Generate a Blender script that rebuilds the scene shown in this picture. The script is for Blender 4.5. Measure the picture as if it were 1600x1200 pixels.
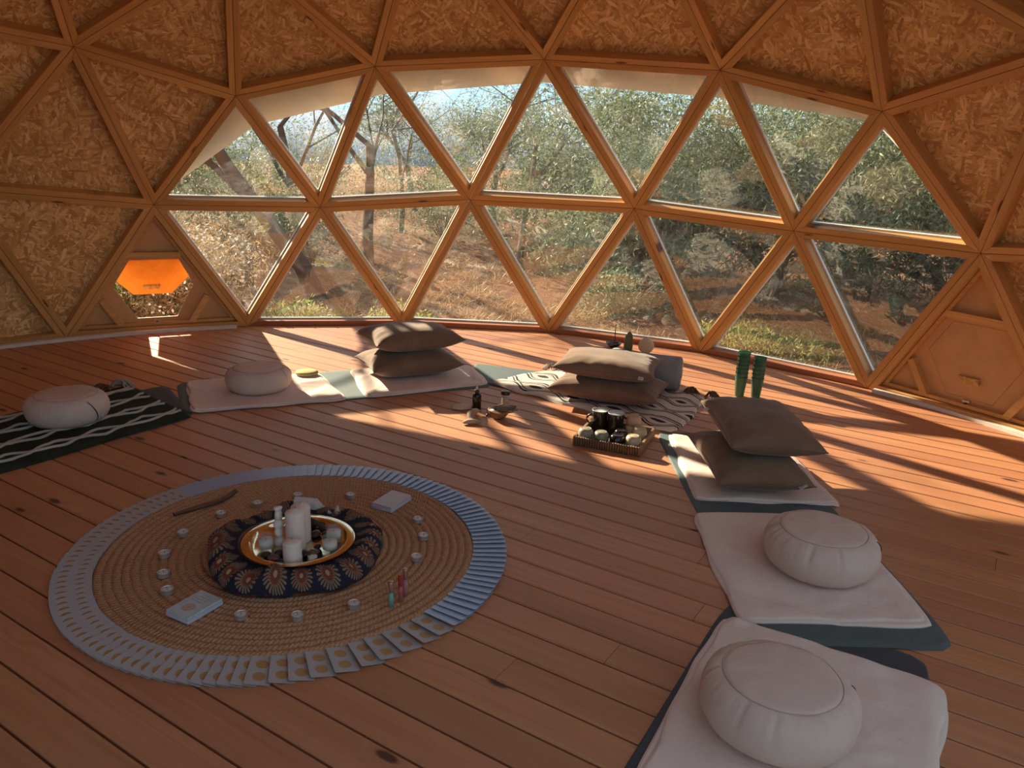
import bpy, bmesh, math, random
import numpy as np
from mathutils import Vector, Matrix, noise
from mathutils.geometry import tessellate_polygon

for o in list(bpy.data.objects):
    bpy.data.objects.remove(o)
scene = bpy.context.scene
COL = scene.collection
random.seed(7)
RNG = np.random.default_rng(7)
PI = math.pi

# ---------------------------------------------------------------- camera
cam_d = bpy.data.cameras.new('camera')
cam = bpy.data.objects.new('camera', cam_d)
COL.objects.link(cam)
CAM = Vector((-1.0731, -2.3555, 1.4182))
RIGHT = Vector((0.77371, -0.63246, 0.03701))
DOWN = Vector((-0.15072, -0.24049, -0.95888))
FWD = Vector((0.61535, 0.73631, -0.28140))
m = Matrix.Identity(4)
for i in range(3):
    m[i][0] = RIGHT[i]; m[i][1] = -DOWN[i]; m[i][2] = -FWD[i]; m[i][3] = CAM[i]
cam.matrix_world = m
cam_d.sensor_width = 36.0
cam_d.lens = 1223.79 / 1600.0 * 36.0
cam_d.clip_start = 0.05
cam_d.clip_end = 3000
scene.camera = cam

# ---------------------------------------------------------------- sky, sun, exposure
scene.view_settings.view_transform = 'Standard'
scene.view_settings.look = 'None'
scene.view_settings.gamma = 1.0
scene.view_settings.use_curve_mapping = False
scene.view_settings.exposure = 1.76

SUN_EL = math.radians(23.06)
SUN_AZ = math.radians(91.5)          # direction towards the sun, counter-clockwise from +x
world = bpy.data.worlds.new('sky')
scene.world = world
world.use_nodes = True
wn = world.node_tree.nodes; wl = world.node_tree.links
wn.clear()
# clear late-afternoon sky: pale towards the horizon, bluer overhead, the same all round
tc = wn.new('ShaderNodeTexCoord')
sx = wn.new('ShaderNodeSeparateXYZ'); wl.new(tc.outputs['Generated'], sx.inputs[0])
rampw = wn.new('ShaderNodeValToRGB'); wl.new(sx.outputs[2], rampw.inputs[0])
stops = [(0.0, (0.245, 0.320, 0.345)), (0.10, (0.185, 0.285, 0.340)), (0.30, (0.175, 0.235, 0.285)), (1.0, (0.150, 0.190, 0.240))]
while len(rampw.color_ramp.elements) < len(stops): rampw.color_ramp.elements.new(0.5)
for e, (p, c) in zip(rampw.color_ramp.elements, stops):
    e.position = p; e.color = (*c, 1)
bg = wn.new('ShaderNodeBackground')
bg.inputs['Strength'].default_value = 1.25
wo = wn.new('ShaderNodeOutputWorld')
wl.new(rampw.outputs[0], bg.inputs[0]); wl.new(bg.outputs[0], wo.inputs[0])

sun_d = bpy.data.lights.new('sun', 'SUN')
sun_d.energy = 6.2
sun_d.angle = math.radians(0.8)
sun_d.color = (1.0, 0.87, 0.63)
sun = bpy.data.objects.new('sun', sun_d)
COL.objects.link(sun)
sdir = Vector((math.cos(SUN_EL) * math.cos(SUN_AZ), math.cos(SUN_EL) * math.sin(SUN_AZ), math.sin(SUN_EL)))
sun.rotation_euler = sdir.to_track_quat('Z', 'Y').to_euler()
sun.location = sdir * 30

# ---------------------------------------------------------------- helpers
def mesh_data(name, verts, faces, smooth=False, uvs=None):
    me = bpy.data.meshes.new(name)
    me.from_pydata([tuple(v) for v in verts], [], faces)
    if smooth:
        me.polygons.foreach_set('use_smooth', [True] * len(me.polygons))
    if uvs is not None:
        lay = me.uv_layers.new(name='UVMap')
        li = [0] * len(me.loops)
        me.loops.foreach_get('vertex_index', li)
        buf = np.array(uvs, dtype=np.float32)[li].ravel()
        lay.data.foreach_set('uv', buf)
    me.update()
    return me

def link(name, me, mat=None, parent=None):
    o = bpy.data.objects.new(name, me)
    COL.objects.link(o)
    if mat is not None and me is not None and len(me.materials) == 0:
        me.materials.append(mat)
    if parent is not None:
        o.parent = parent
    return o

def obj(name, verts, faces, mat, parent=None, smooth=False, uvs=None):
    return link(name, mesh_data(name, verts, faces, smooth, uvs), mat, parent)

def tag(o, label=None, cat=None, group=None, kind=None):
    if label: o['label'] = label
    if cat: o['category'] = cat
    if group: o['group'] = group
    if kind: o['kind'] = kind
    return o

def thing(name, label, cat, loc=(0, 0, 0), rz=0.0, group=None, kind=None):
    o = bpy.data.objects.new(name, None)
    COL.objects.link(o)
    o.empty_display_size = 0.1
    o.location = loc
    o.rotation_euler = (0, 0, rz)
    return tag(o, label, cat, group, kind)

def copy_tree(o, parent=None):
    c = o.copy(); COL.objects.link(c)
    c.parent = parent
    for ch in list(o.children):
        copy_tree(ch, c)
    return c

class MB:
    """collects verts/faces of one part"""
    def __init__(s): s.v = []; s.f = []
    def add(s, v, f):
        n = len(s.v); s.v += [Vector(x) for x in v]; s.f += [tuple(i + n for i in q) for q in f]; return s
    def box(s, c, d, M=None):
        x, y, z = d[0] / 2, d[1] / 2, d[2] / 2
        v = [Vector((a * x, b * y, e * z)) for a in (-1, 1) for b in (-1, 1) for e in (-1, 1)]
        if M is not None: v = [M @ q for q in v]
        v = [q + Vector(c) for q in v]
        return s.add(v, [(0, 1, 3, 2), (4, 6, 7, 5), (0, 4, 5, 1), (2, 3, 7, 6), (0, 2, 6, 4), (1, 5, 7, 3)])
    def prism(s, poly, z0, z1, holes=()):
        loops = [[Vector((p[0], p[1], 0)) for p in poly]] + [[Vector((p[0], p[1], 0)) for p in h] for h in holes]
        flat = [p for l in loops for p in l]; n = len(flat)
        tris = tessellate_polygon(loops)
        v = [(p.x, p.y, z0) for p in flat] + [(p.x, p.y, z1) for p in flat]
        f = [tuple(t) for t in tris] + [tuple(i + n for i in reversed(t)) for t in tris]
        k = 0
        for l in loops:
            L = len(l)
            for i in range(L):
                a, b = k + i, k + (i + 1) % L
                f.append((a, b, b + n, a + n))
            k += L
        return s.add(v, f)
    def tube(s, pts, rad, seg=8, cap=True):
        pts = [Vector(p) for p in pts]
        if not hasattr(rad, '__len__'): rad = [rad] * len(pts)
        v = []; f = []
        up = Vector((0, 0, 1))
        for i, p in enumerate(pts):
            t = (pts[min(i + 1, len(pts) - 1)] - pts[max(i - 1, 0)])
            if t.length < 1e-9: t = Vector((0, 0, 1))
            t.normalize()
            a = t.cross(up)
            if a.length < 1e-3: a = t.cross(Vector((1, 0, 0)))
            a.normalize(); b = t.cross(a).normalized()
            for k in range(seg):
                q = 2 * PI * k / seg
                v.append(p + (a * math.cos(q) + b * math.sin(q)) * rad[i])
        for i in range(len(pts) - 1):
            for k in range(seg):
                k2 = (k + 1) % seg
                f.append((i * seg + k, i * seg + k2, (i + 1) * seg + k2, (i + 1) * seg + k))
        if cap:
            f.append(tuple(range(seg))); f.append(tuple((len(pts) - 1) * seg + k for k in reversed(range(seg))))
        return s.add(v, f)
    def lathe(s, prof, seg=32, c=(0, 0, 0), fn=None):
        v = []; f = []
        for i, (r, z) in enumerate(prof):
            for k in range(seg):
                a = 2 * PI * k / seg
                rr, zz = (r, z) if fn is None else fn(r, z, a, i)
                v.append((c[0] + rr * math.cos(a), c[1] + rr * math.sin(a), c[2] + zz))
        for i in range(len(prof) - 1):
            for k in range(seg):
                k2 = (k + 1) % seg
                f.append((i * seg + k, i * seg + k2, (i + 1) * seg + k2, (i + 1) * seg + k))
        if prof[0][0] > 1e-6: f.append(tuple(reversed(range(seg))))
        if prof[-1][0] > 1e-6: f.append(tuple((len(prof) - 1) * seg + k for k in range(seg)))
        return s.add(v, f)
    def build(s, name, mat, parent=None, smooth=False):
        return obj(name, s.v, s.f, mat, parent, smooth)

def fix_normals(o):
    bm = bmesh.new(); bm.from_mesh(o.data)
    bmesh.ops.remove_doubles(bm, verts=bm.verts, dist=1e-5)
    bmesh.ops.recalc_face_normals(bm, faces=bm.faces)
    bm.to_mesh(o.data); bm.free()
    return o

def shade_angle(o, deg=35):
    me = o.data
    me.polygons.foreach_set('use_smooth', [True] * len(me.polygons))
    try:
        me.set_sharp_from_angle(angle=math.radians(deg))
    except Exception:
        pass
    return o

def bevel(o, w, seg=2):
    md = o.modifiers.new('bevel', 'BEVEL'); md.width = w; md.segments = seg; md.limit_method = 'ANGLE'
    return o

def nz(x, y, z=0.0):
    return noise.noise(Vector((x, y, z)))

# ---------------------------------------------------------------- materials
class NT:
    def __init__(s, name):
        s.m = bpy.data.materials.new(name); s.m.use_nodes = True
        s.t = s.m.node_tree; s.n = s.t.nodes; s.l = s.t.links
        s.n.clear()
        s.out = s.n.new('ShaderNodeOutputMaterial')
    def new(s, typ, **kw):
        n = s.n.new(typ)
        for k, v in kw.items(): setattr(n, k, v)
        return n
    def set(s, sock, val):
        if hasattr(val, 'is_output') or isinstance(val, bpy.types.NodeSocket): s.l.new(val, sock)
        elif val is not None: sock.default_value = val
    def math(s, op, a, b=None, c=None, clamp=False):
        n = s.new('ShaderNodeMath', operation=op, use_clamp=clamp)
        s.set(n.inputs[0], a)
        if b is not None: s.set(n.inputs[1], b)
        if c is not None: s.set(n.inputs[2], c)
        return n.outputs[0]
    def vmath(s, op, a, b=None):
        n = s.new('ShaderNodeVectorMath', operation=op)
        s.set(n.inputs[0], a)
        if b is not None: s.set(n.inputs[1], b)
        return n.outputs[0]
    def coord(s, kind='Object'):
        return s.new('ShaderNodeTexCoord').outputs[kind]
    def rnd(s):
        return s.new('ShaderNodeObjectInfo').outputs['Random']
    def mapping(s, v, scale=(1, 1, 1), rot=(0, 0, 0), loc=(0, 0, 0)):
        n = s.new('ShaderNodeMapping'); s.l.new(v, n.inputs[0])
        n.inputs['Scale'].default_value = scale; n.inputs['Rotation'].default_value = rot; n.inputs['Location'].default_value = loc
        return n.outputs[0]
    def noise(s, v, scale=5, detail=4, rough=0.5, dist=0.0):
        n = s.new('ShaderNodeTexNoise')
        if v is not None: s.l.new(v, n.inputs['Vector'])
        n.inputs['Scale'].default_value = scale; n.inputs['Detail'].default_value = detail
        n.inputs['Roughness'].default_value = rough; n.inputs['Distortion'].default_value = dist
        return n
    def voro(s, v, scale=1, feature='F1', rand=1.0):
        n = s.new('ShaderNodeTexVoronoi', feature=feature)
        s.l.new(v, n.inputs['Vector']); n.inputs['Scale'].default_value = scale; n.inputs['Randomness'].default_value = rand
        return n
    def ramp(s, fac, stops, interp='LINEAR'):
        n = s.new('ShaderNodeValToRGB'); s.l.new(fac, n.inputs[0])
        cr = n.color_ramp; cr.interpolation = interp
        while len(cr.elements) < len(stops): cr.elements.new(0.5)
        for e, (p, c) in zip(cr.elements, stops):
            e.position = p; e.color = (*c, 1) if len(c) == 3 else c
        return n.outputs[0]
    def mix(s, fac, a, b, blend='MIX'):
        n = s.new('ShaderNodeMix', data_type='RGBA', blend_type=blend)
        s.set(n.inputs['Factor'], fac)
        for k, v in ((6, a), (7, b)):
            if isinstance(v, tuple): v = (*v, 1) if len(v) == 3 else v
            s.set(n.inputs[k], v)
        return n.outputs[2]
    def smooth(s, v, lo, hi):
        n = s.new('ShaderNodeMapRange', interpolation_type='SMOOTHSTEP')
        s.set(n.inputs[0], v); n.inputs[1].default_value = lo; n.inputs[2].default_value = hi
        return n.outputs[0]
    def bump(s, h, strength=0.3, dist=0.01):
        n = s.new('ShaderNodeBump'); s.l.new(h, n.inputs['Height'])
        n.inputs['Strength'].default_value = strength; n.inputs['Distance'].default_value = dist
        return n.outputs[0]
    def principled(s, col, rough=0.5, metal=0.0, normal=None, **kw):
        n = s.new('ShaderNodeBsdfPrincipled')
        if isinstance(col, tuple): col = (*col, 1) if len(col) == 3 else col
        s.set(n.inputs['Base Color'], col); s.set(n.inputs['Roughness'], rough); s.set(n.inputs['Metallic'], metal)
        if normal is not None: s.l.new(normal, n.inputs['Normal'])
        for k, v in kw.items(): s.set(n.inputs[k.replace('_', ' ')], v)
        s.l.new(n.outputs[0], s.out.inputs[0])
        return n
    def sep(s, v):
        n = s.new('ShaderNodeSeparateXYZ'); s.l.new(v, n.inputs[0]); return n.outputs
    def comb(s, x=0.0, y=0.0, z=0.0):
        n = s.new('ShaderNodeCombineXYZ')
        for i, q in enumerate((x, y, z)): s.set(n.inputs[i], q)
        return n.outputs[0]

def wood(name, light, dark, knot, rough=0.45, knots=1.0, var=0.25, grain=1.0, bumpk=0.15, ks=(3.0, 8.1)):
    t = NT(name)
    r = t.rnd()
    off = t.comb(t.math('MULTIPLY', r, 97.0), t.math('MULTIPLY', r, 31.0), t.math('MULTIPLY', r, 13.0))
    v = t.vmath('ADD', t.coord('Object'), off)
    # slow wobble so that the grain runs round the knots
    kv = t.mapping(v, (ks[0], ks[1], 0.0))
    vo = t.voro(kv, 1.0)
    d = vo.outputs['Distance']
    near = t.math('SUBTRACT', 1.0, t.smooth(d, 0.0, 0.35))
    gv = t.vmath('ADD', t.mapping(v, (1.0 * grain, 26 * grain, 26 * grain)), t.comb(0.0, t.math('MULTIPLY', near, 1.1), 0.0))
    g1 = t.noise(gv, 1.6, 6, 0.62, 0.5).outputs[0]
    g2 = t.noise(t.mapping(v, (3, 160, 160)), 1.0, 3, 0.6, 0.2).outputs[0]
    col = t.ramp(g1, [(0.30, dark), (0.50, tuple((a * 0.6 + b * 0.4) for a, b in zip(light, dark))), (0.68, light)])
    col = t.mix(t.math('MULTIPLY', t.smooth(g2, 0.5, 0.75), 0.28), col, tuple(c * 0.62 for c in dark))
    # large slow patches
    g3 = t.noise(t.mapping(v, (0.7, 4, 4)), 1.0, 2, 0.5).outputs[0]
    col = t.mix(t.math('MULTIPLY', t.smooth(g3, 0.42, 0.7), 0.35), col, tuple(c * 0.8 for c in dark))
    csep = t.new('ShaderNodeSeparateColor'); t.l.new(vo.outputs['Color'], csep.inputs[0])
    has = t.math('GREATER_THAN', csep.outputs[0], 0.5)
    kk = t.math('MULTIPLY', t.math('MULTIPLY', t.math('SUBTRACT', 1.0, t.smooth(d, 0.07, 0.14)), has), knots)
    halo = t.math('MULTIPLY', t.math('MULTIPLY', t.math('SUBTRACT', 1.0, t.smooth(d, 0.08, 0.26)), has), 0.35 * knots)
    col = t.mix(halo, col, tuple(c * 0.75 for c in dark))
    col = t.mix(kk, col, knot)
    hs = t.new('ShaderNodeHueSaturation'); t.l.new(col, hs.inputs['Color'])
    t.set(hs.inputs['Value'], t.math('ADD', 1.0 - var / 2, t.math('MULTIPLY', r, var)))
    t.set(hs.inputs['Hue'], t.math('ADD', 0.496, t.math('MULTIPLY', t.math('FRACT', t.math('MULTIPLY', r, 7.3)), 0.008)))
    h = t.math('ADD', g1, t.math('MULTIPLY', g2, 0.5))
    t.principled(hs.outputs[0], rough, normal=t.bump(h, bumpk, 0.004))
    return t.m

def osb(name, cols, scale=1.0, rough=0.62):
    t = NT(name)
    r = t.rnd()
    v = t.vmath('ADD', t.coord('Object'), t.comb(t.math('MULTIPLY', r, 57.0), t.math('MULTIPLY', r, 23.0), 0.0))
    warp = t.noise(v, 9, 2, 0.5)
    v2 = t.vmath('ADD', v, t.vmath('MULTIPLY', t.vmath('SUBTRACT', warp.outputs[1], (0.5, 0.5, 0.5)), (0.02, 0.02, 0.0)))
    best_v = None; best_c = None; best_e = None
    for i, (ang, sx, sy) in enumerate(((0.2, 11, 46), (1.0, 14, 60), (1.75, 11, 52), (2.5, 15, 48), (2.95, 10, 62), (1.35, 17, 70))):
        mv = t.mapping(v2, (sx * scale, sy * scale, 1), (0, 0, 0), (i * 3.7, i * 5.1, i * 2.0))
        mv = t.mapping(v2, (1, 1, 1), (0, 0, ang), (i * 3.7, i * 5.1, 0))
        mv = t.mapping(mv, (sx * scale, sy * scale, 0.001))
        vo = t.voro(mv, 1.0)
        sc = t.new('ShaderNodeSeparateColor'); t.l.new(vo.outputs['Color'], sc.inputs[0])
        val, c2 = sc.outputs[0], sc.outputs[1]
        if best_v is None:
            best_v, best_c, best_e = val, c2, vo.outputs['Distance']
        else:
            gt = t.math('GREATER_THAN', val, best_v)
            mc = t.new('ShaderNodeMix', data_type='FLOAT'); t.l.new(gt, mc.inputs[0]); t.l.new(best_c, mc.inputs[2]); t.l.new(c2, mc.inputs[3])
            me_ = t.new('ShaderNodeMix', data_type='FLOAT'); t.l.new(gt, me_.inputs[0]); t.l.new(best_e, me_.inputs[2]); t.l.new(vo.outputs['Distance'], me_.inputs[3])
            best_v = t.math('MAXIMUM', val, best_v); best_c = mc.outputs[0]; best_e = me_.outputs[0]
    fine = t.noise(t.mapping(v, (60, 60, 60)), 3, 4, 0.7).outputs[0]
    f = t.math('ADD', best_c, t.math('MULTIPLY', t.math('SUBTRACT', fine, 0.5), 0.45), clamp=True)
    col = t.ramp(f, [(0.05, cols[0]), (0.35, cols[1]), (0.65, cols[2]), (0.97, cols[3])])
    edge = t.math('MULTIPLY', t.smooth(best_e, 0.48, 0.88), 0.36)
    col = t.mix(edge, col, tuple(c * 0.55 for c in cols[0]))
    hs = t.new('ShaderNodeHueSaturation'); t.l.new(col, hs.inputs['Color'])
    t.set(hs.inputs['Value'], t.math('ADD', 0.92, t.math('MULTIPLY', r, 0.16)))
    t.principled(hs.outputs[0], rough, normal=t.bump(t.math('SUBTRACT', f, best_e), 0.25, 0.004))
    return t.m

def fabric(name, col, col2=None, scale=60, rough=0.9, bumpk=0.25, sheen=0.0, weave=True, translucent=0.0, crease=0.0):
    t = NT(name)
    v = t.coord('Object')
    n1 = t.noise(v, 6, 3, 0.55).outputs[0]
    n2 = t.noise(v, scale * 6, 2, 0.6).outputs[0]
    c2 = col2 or tuple(c * 0.82 for c in col)
    cc = t.mix(t.smooth(n1, 0.35, 0.7), col, c2)
    cc = t.mix(t.math('MULTIPLY', n2, 0.25), cc, tuple(c * 0.7 for c in col))
    n3 = t.noise(v, scale * 0.25, 3, 0.5).outputs[0]
    h = t.math('ADD', n2, t.math('MULTIPLY', n3, 1.5))
    if crease:
        cn = t.noise(v, 5.0, 3, 0.55, 1.6).outputs[0]
        rid = t.math('SUBTRACT', 1.0, t.smooth(t.math('ABSOLUTE', t.math('SUBTRACT', cn, 0.5)), 0.0, 0.09))
        h = t.math('ADD', h, t.math('ADD', t.math('MULTIPLY', rid, crease), t.math('MULTIPLY', cn, crease * 4)))
    p = t.principled(cc, rough, normal=t.bump(h, bumpk, 0.003))
    p.inputs['Specular IOR Level'].default_value = 0.15
    if sheen:
        p.inputs['Sheen Weight'].default_value = sheen
        p.inputs['Sheen Roughness'].default_value = 0.4
    return t.m

def plain(name, col, rough=0.5, metal=0.0, var=0.12, scale=20, bumpk=0.05, **kw):
    t = NT(name)
    n = t.noise(t.coord('Object'), scale, 3, 0.55).outputs[0]
    c = t.mix(n, tuple(min(1, x * (1 + var)) for x in col), tuple(x * (1 - var) for x in col))
    t.principled(c, rough, metal, normal=t.bump(n, bumpk, 0.003), **kw)
    return t.m

M = {}
M['plank'] = wood('plank_wood', (0.58, 0.265, 0.135), (0.48, 0.197, 0.093), (0.10, 0.04, 0.026), rough=0.48, var=0.16)
M['strut'] = wood('strut_pine', (0.70, 0.375, 0.125), (0.56, 0.27, 0.08), (0.11, 0.03, 0.01), rough=0.5, knots=0.95, var=0.2, ks=(2.6, 14.0))
M['sill'] = wood('sill_wood', (0.50, 0.20, 0.10), (0.36, 0.125, 0.055), (0.09, 0.03, 0.02), rough=0.5, knots=0.6)
M['osb'] = osb('osb_board', [(0.50, 0.24, 0.075), (0.67, 0.365, 0.125), (0.78, 0.46, 0.18), (0.90, 0.61, 0.29)])
M['ply'] = plain('plywood', (0.64, 0.35, 0.15), 0.6, var=0.2, scale=7)
M['osb_strip'] = osb('osb_strip', [(0.42, 0.205, 0.055), (0.58, 0.32, 0.09), (0.66, 0.38, 0.12), (0.74, 0.47, 0.18)], 1.6)
M['batten'] = wood('batten_wood', (0.74, 0.42, 0.15), (0.58, 0.28, 0.085), (0.2, 0.07, 0.02), 0.6, 0.3)
M['white_trim'] = plain('white_trim', (0.72, 0.64, 0.57), 0.5, var=0.08)
M['seal'] = plain('glazing_seal', (0.80, 0.80, 0.78), 0.35, var=0.04)
M['canopy'] = plain('canopy_board', (0.78, 0.70, 0.60), 0.6, var=0.06, scale=4)
M['subfloor'] = plain('subfloor', (0.05, 0.03, 0.02), 0.9)
M['metal'] = plain('steel', (0.55, 0.52, 0.48), 0.35, 1.0)
M['dark'] = plain('dark_plastic', (0.02, 0.02, 0.02), 0.4)

def glass_pane():
    t = NT('window_pane')
    v = t.coord('Object')
    wob = t.noise(v, 2.2, 3, 0.5, 1.0).outputs[0]
    nrm = t.bump(wob, 0.10, 0.05)
    tr = t.new('ShaderNodeBsdfTransparent'); tr.inputs[0].default_value = (0.97, 0.98, 0.97, 1)
    gl = t.new('ShaderNodeBsdfGlossy'); gl.inputs['Roughness'].default_value = 0.015
    t.l.new(nrm, gl.inputs['Normal'])
    fr = t.new('ShaderNodeFresnel'); fr.inputs[0].default_value = 1.5; t.l.new(nrm, fr.inputs['Normal'])
    mx = t.new('ShaderNodeMixShader'); t.l.new(t.math('MINIMUM', t.math('MULTIPLY', fr.outputs[0], 2.1), 0.19), mx.inputs[0])
    t.l.new(tr.outputs[0], mx.inputs[1]); t.l.new(gl.outputs[0], mx.inputs[2])
    # thin film of dust and smears on the sheet
    smear = t.smooth(t.noise(t.mapping(v, (2.5, 6, 1)), 1.5, 4, 0.6, 1.5).outputs[0], 0.4, 0.75)
    du = t.new('ShaderNodeBsdfTranslucent'); du.inputs[0].default_value = (0.9, 0.9, 0.88, 1)
    mx2 = t.new('ShaderNodeMixShader'); t.l.new(t.math('ADD', 0.003, t.math('MULTIPLY', smear, 0.014)), mx2.inputs[0])
    t.l.new(mx.outputs[0], mx2.inputs[1]); t.l.new(du.outputs[0], mx2.inputs[2])
    t.l.new(mx2.outputs[0], t.out.inputs[0])
    return t.m
M['pane'] = glass_pane()

# ---------------------------------------------------------------- dome skeleton (4-frequency geodesic hemisphere)
RAD = 4.0
ZS = 0.9745
def geodesic(n=4):
    ph = math.atan(0.5)
    top = Vector((0, 0, 1))
    up = [Vector((math.cos(ph) * math.cos(2 * PI * k / 5), math.cos(ph) * math.sin(2 * PI * k / 5), math.sin(ph))) for k in range(5)]
    lo = [Vector((math.cos(ph) * math.cos(2 * PI * (k + .5) / 5), math.cos(ph) * math.sin(2 * PI * (k + .5) / 5), -math.sin(ph))) for k in range(5)]
    fs = []
    for k in range(5):
        fs.append((top, up[k], up[(k + 1) % 5]))
        fs.append((up[k], lo[k], up[(k + 1) % 5]))
        fs.append((lo[k], lo[(k + 1) % 5], up[(k + 1) % 5]))
    V = []; T = []
    def vid(p):
        p = p.normalized()
        for i, q in enumerate(V):
            if (p - q).length < 1e-5: return i
        V.append(p); return len(V) - 1
    for a, b, c in fs:
        g = {}
        for i in range(n + 1):
            for j in range(n + 1 - i):
                g[i, j] = vid(a + (b - a) * (i / n) + (c - a) * (j / n))
        for i in range(n):
            for j in range(n - i):
                T.append((g[i, j], g[i + 1, j], g[i, j + 1]))
                if i + j < n - 1: T.append((g[i + 1, j], g[i + 1, j + 1], g[i, j + 1]))
    return V, [t for t in T if min(V[i].z for i in t) > -1e-6]
GV, GT = geodesic()
# hand-built irregularities of the joints, in metres
FIXV = {(0, 0): (3.998, -0.002, 0.0), (18, 0): (3.82, 1.25, 0.0), (36, 0): (3.263, 2.383, 0.0), (54, 0): (2.349, 3.21, 0.0), (72, 0): (1.255, 3.803, 0.0), (90, 0): (-0.013, 4.045, 0.0),
        (80.8, 0.251): (0.618, 3.822, 0.967), (63.2, 0.251): (1.75, 3.452, 0.962), (45.7, 0.276): (2.687, 2.749, 1.062), (26.3, 0.276): (3.445, 1.702, 1.061), (8.8, 0.251): (3.825, 0.594, 0.989), (-8.8, 0.251): (3.825, -0.588, 0.977),
        (88, 0.502): (0.13, 3.454, 1.957), (72, 0.447): (1.111, 3.401, 1.738), (56, 0.502): (1.922, 2.872, 1.976), (36, 0.526): (2.746, 2.006, 2.05), (16, 0.502): (3.32, 0.958, 1.978), (0, 0.447): (3.582, -0.007, 1.733)}
DV = []; KEY = {}
for i, v in enumerate(GV):
    p = Vector((v.x * RAD, v.y * RAD, v.z * RAD * ZS))
    az = math.degrees(math.atan2(v.y, v.x))
    for (a, z), q in FIXV.items():
        if abs(v.z - z) < 0.01 and abs((az - a + 180) % 360 - 180) < 0.5:
            p = Vector(q); KEY[(a, z)] = i
    DV.append(p)
DEPTH = 0.075
def outward(p, d):
    return p + Vector(p).normalized() * d

def frame_for(A, B, C):
    """object matrix with x along AB, z towards the inside"""
    ex = (B - A).normalized()
    n = (B - A).cross(C - A).normalized()
    if n.dot(A + B + C) > 0: n = -n
    ey = n.cross(ex).normalized()
    mm = Matrix.Identity(4)
    for i in range(3):
        mm[i][0] = ex[i]; mm[i][1] = ey[i]; mm[i][2] = n[i]; mm[i][3] = A[i]
    return mm

def obj_in_frame(name, mm, wverts, faces, mat, parent):
    inv = mm.inverted()
    o = obj(name, [inv @ v for v in wverts], faces, mat, parent)
    o.matrix_world = mm
    fix_normals(o)
    return o

def inset(P, w):
    """inset triangle by w, in its plane"""
    A, B, C = P
    la, lb, lc = (B - C).length, (C - A).length, (A - B).length
    I = (A * la + B * lb + C * lc) / (la + lb + lc)
    s = (la + lb + lc) / 2
    area = (B - A).cross(C - A).length / 2
    r = area / s
    k = 1 - w / r
    return [I + (p - I) * k for p in P]

BW = 0.041
def make_frame(P, parent, base_mat=None):
    P0 = inset(P, 0.0012)
    Q0 = inset(P, BW)
    n = (P[1] - P[0]).cross(P[2] - P[0]).normalized()
    if n.dot(P[0]) < 0: n = -n
    out = []
    for i in range(3):
        j = (i + 1) % 3
        A, B, a, b = P0[i], P0[j], Q0[i], Q0[j]
        A2, B2 = outward(A, DEPTH), outward(B, DEPTH)
        a2, b2 = a + n * DEPTH, b + n * DEPTH
        mm = frame_for(A, B, Q0[(i + 2) % 3])
        mat = M['strut']
        if base_mat and max(P[i].z, P[j].z) < 1e-3: mat = base_mat
        o = obj_in_frame('strut_board', mm, [A, B, b, a, A2, B2, b2, a2],
                         [(0, 1, 2, 3), (7, 6, 5, 4), (0, 4, 5, 1), (1, 5, 6, 2), (2, 6, 7, 3), (3, 7, 4, 0)], mat, parent)
        bevel(o, 0.002, 1)
        out.append(o)
    return out

def make_panel(P, parent, mat, name='osb_panel', d0=DEPTH, th=0.018):
    A = [outward(p, d0) for p in P]; B = [outward(p, d0 + th) for p in P]
    mm = frame_for(A[0], A[1], A[2])
    return obj_in_frame(name, mm, A + B, [(0, 1, 2), (5, 4, 3), (0, 3, 4, 1), (1, 4, 5, 2), (2, 5, 3, 0)], mat, parent)

def make_pane(P, parent):
    n = (P[1] - P[0]).cross(P[2] - P[0]).normalized()
    if n.dot(P[0]) < 0: n = -n
    A = [p + n * (DEPTH + 0.006) for p in inset(P, 0.012)]; B = [p + n * 0.004 for p in A]
    mm = frame_for(A[0], A[1], A[2])
    obj_in_frame('pane', mm, A + B, [(0, 1, 2), (5, 4, 3), (0, 3, 4, 1), (1, 4, 5, 2), (2, 5, 3, 0)], M['pane'], parent)
    # white glazing bead round the pane
    a0 = [p + n * (DEPTH - 0.012) for p in inset(P, BW + 0.0005)]; b0 = [p + n * (DEPTH - 0.012) for p in inset(P, BW + 0.011)]
    a1 = [p + n * 0.017 for p in a0]; b1 = [p + n * 0.017 for p in b0]
    v = a0 + b0 + a1 + b1; f = []
    for i in range(3):
        j = (i + 1) % 3
        f += [(i, j, 3 + j, 3 + i), (6 + i, 9 + i, 9 + j, 6 + j), (3 + i, 3 + j, 9 + j, 9 + i), (i, 6 + i, 6 + j, j)]
    obj_in_frame('glazing_bead', mm, v, f, M['seal'], parent)

def K(a, z): return DV[KEY[(a, z)]]
KEYNAME = {v: k for k, v in KEY.items()}
R4 = [(72, .447), (56, .502), (36, .526), (16, .502), (0, .447)]
R5 = [(80.8, .251), (63.2, .251), (45.7, .276), (26.3, .276), (8.8, .251), (-8.8, .251)]
R6 = [(72, 0), (54, 0), (36, 0), (18, 0), (0, 0)]
wins = []
for i in range(5): wins.append(((R5[i], R5[i + 1], R4[i]), 'upper row, wide side down'))
for i in range(4): wins.append(((R4[i], R4[i + 1], R5[i + 1]), 'upper row, pointing down'))
for i in range(5): wins.append(((R5[i], R5[i + 1], R6[i]), 'lower row, pointing down to the floor'))
for i in range(4): wins.append(((R6[i], R6[i + 1], R5[i + 1]), 'lower row, standing on the sill'))
WSETS = {}
ordn = ['leftmost', 'second from the left', 'third from the left', 'fourth from the left', 'rightmost']
ordn4 = ['leftmost', 'second from the left', 'third from the left', 'rightmost']
cnt = {}
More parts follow.
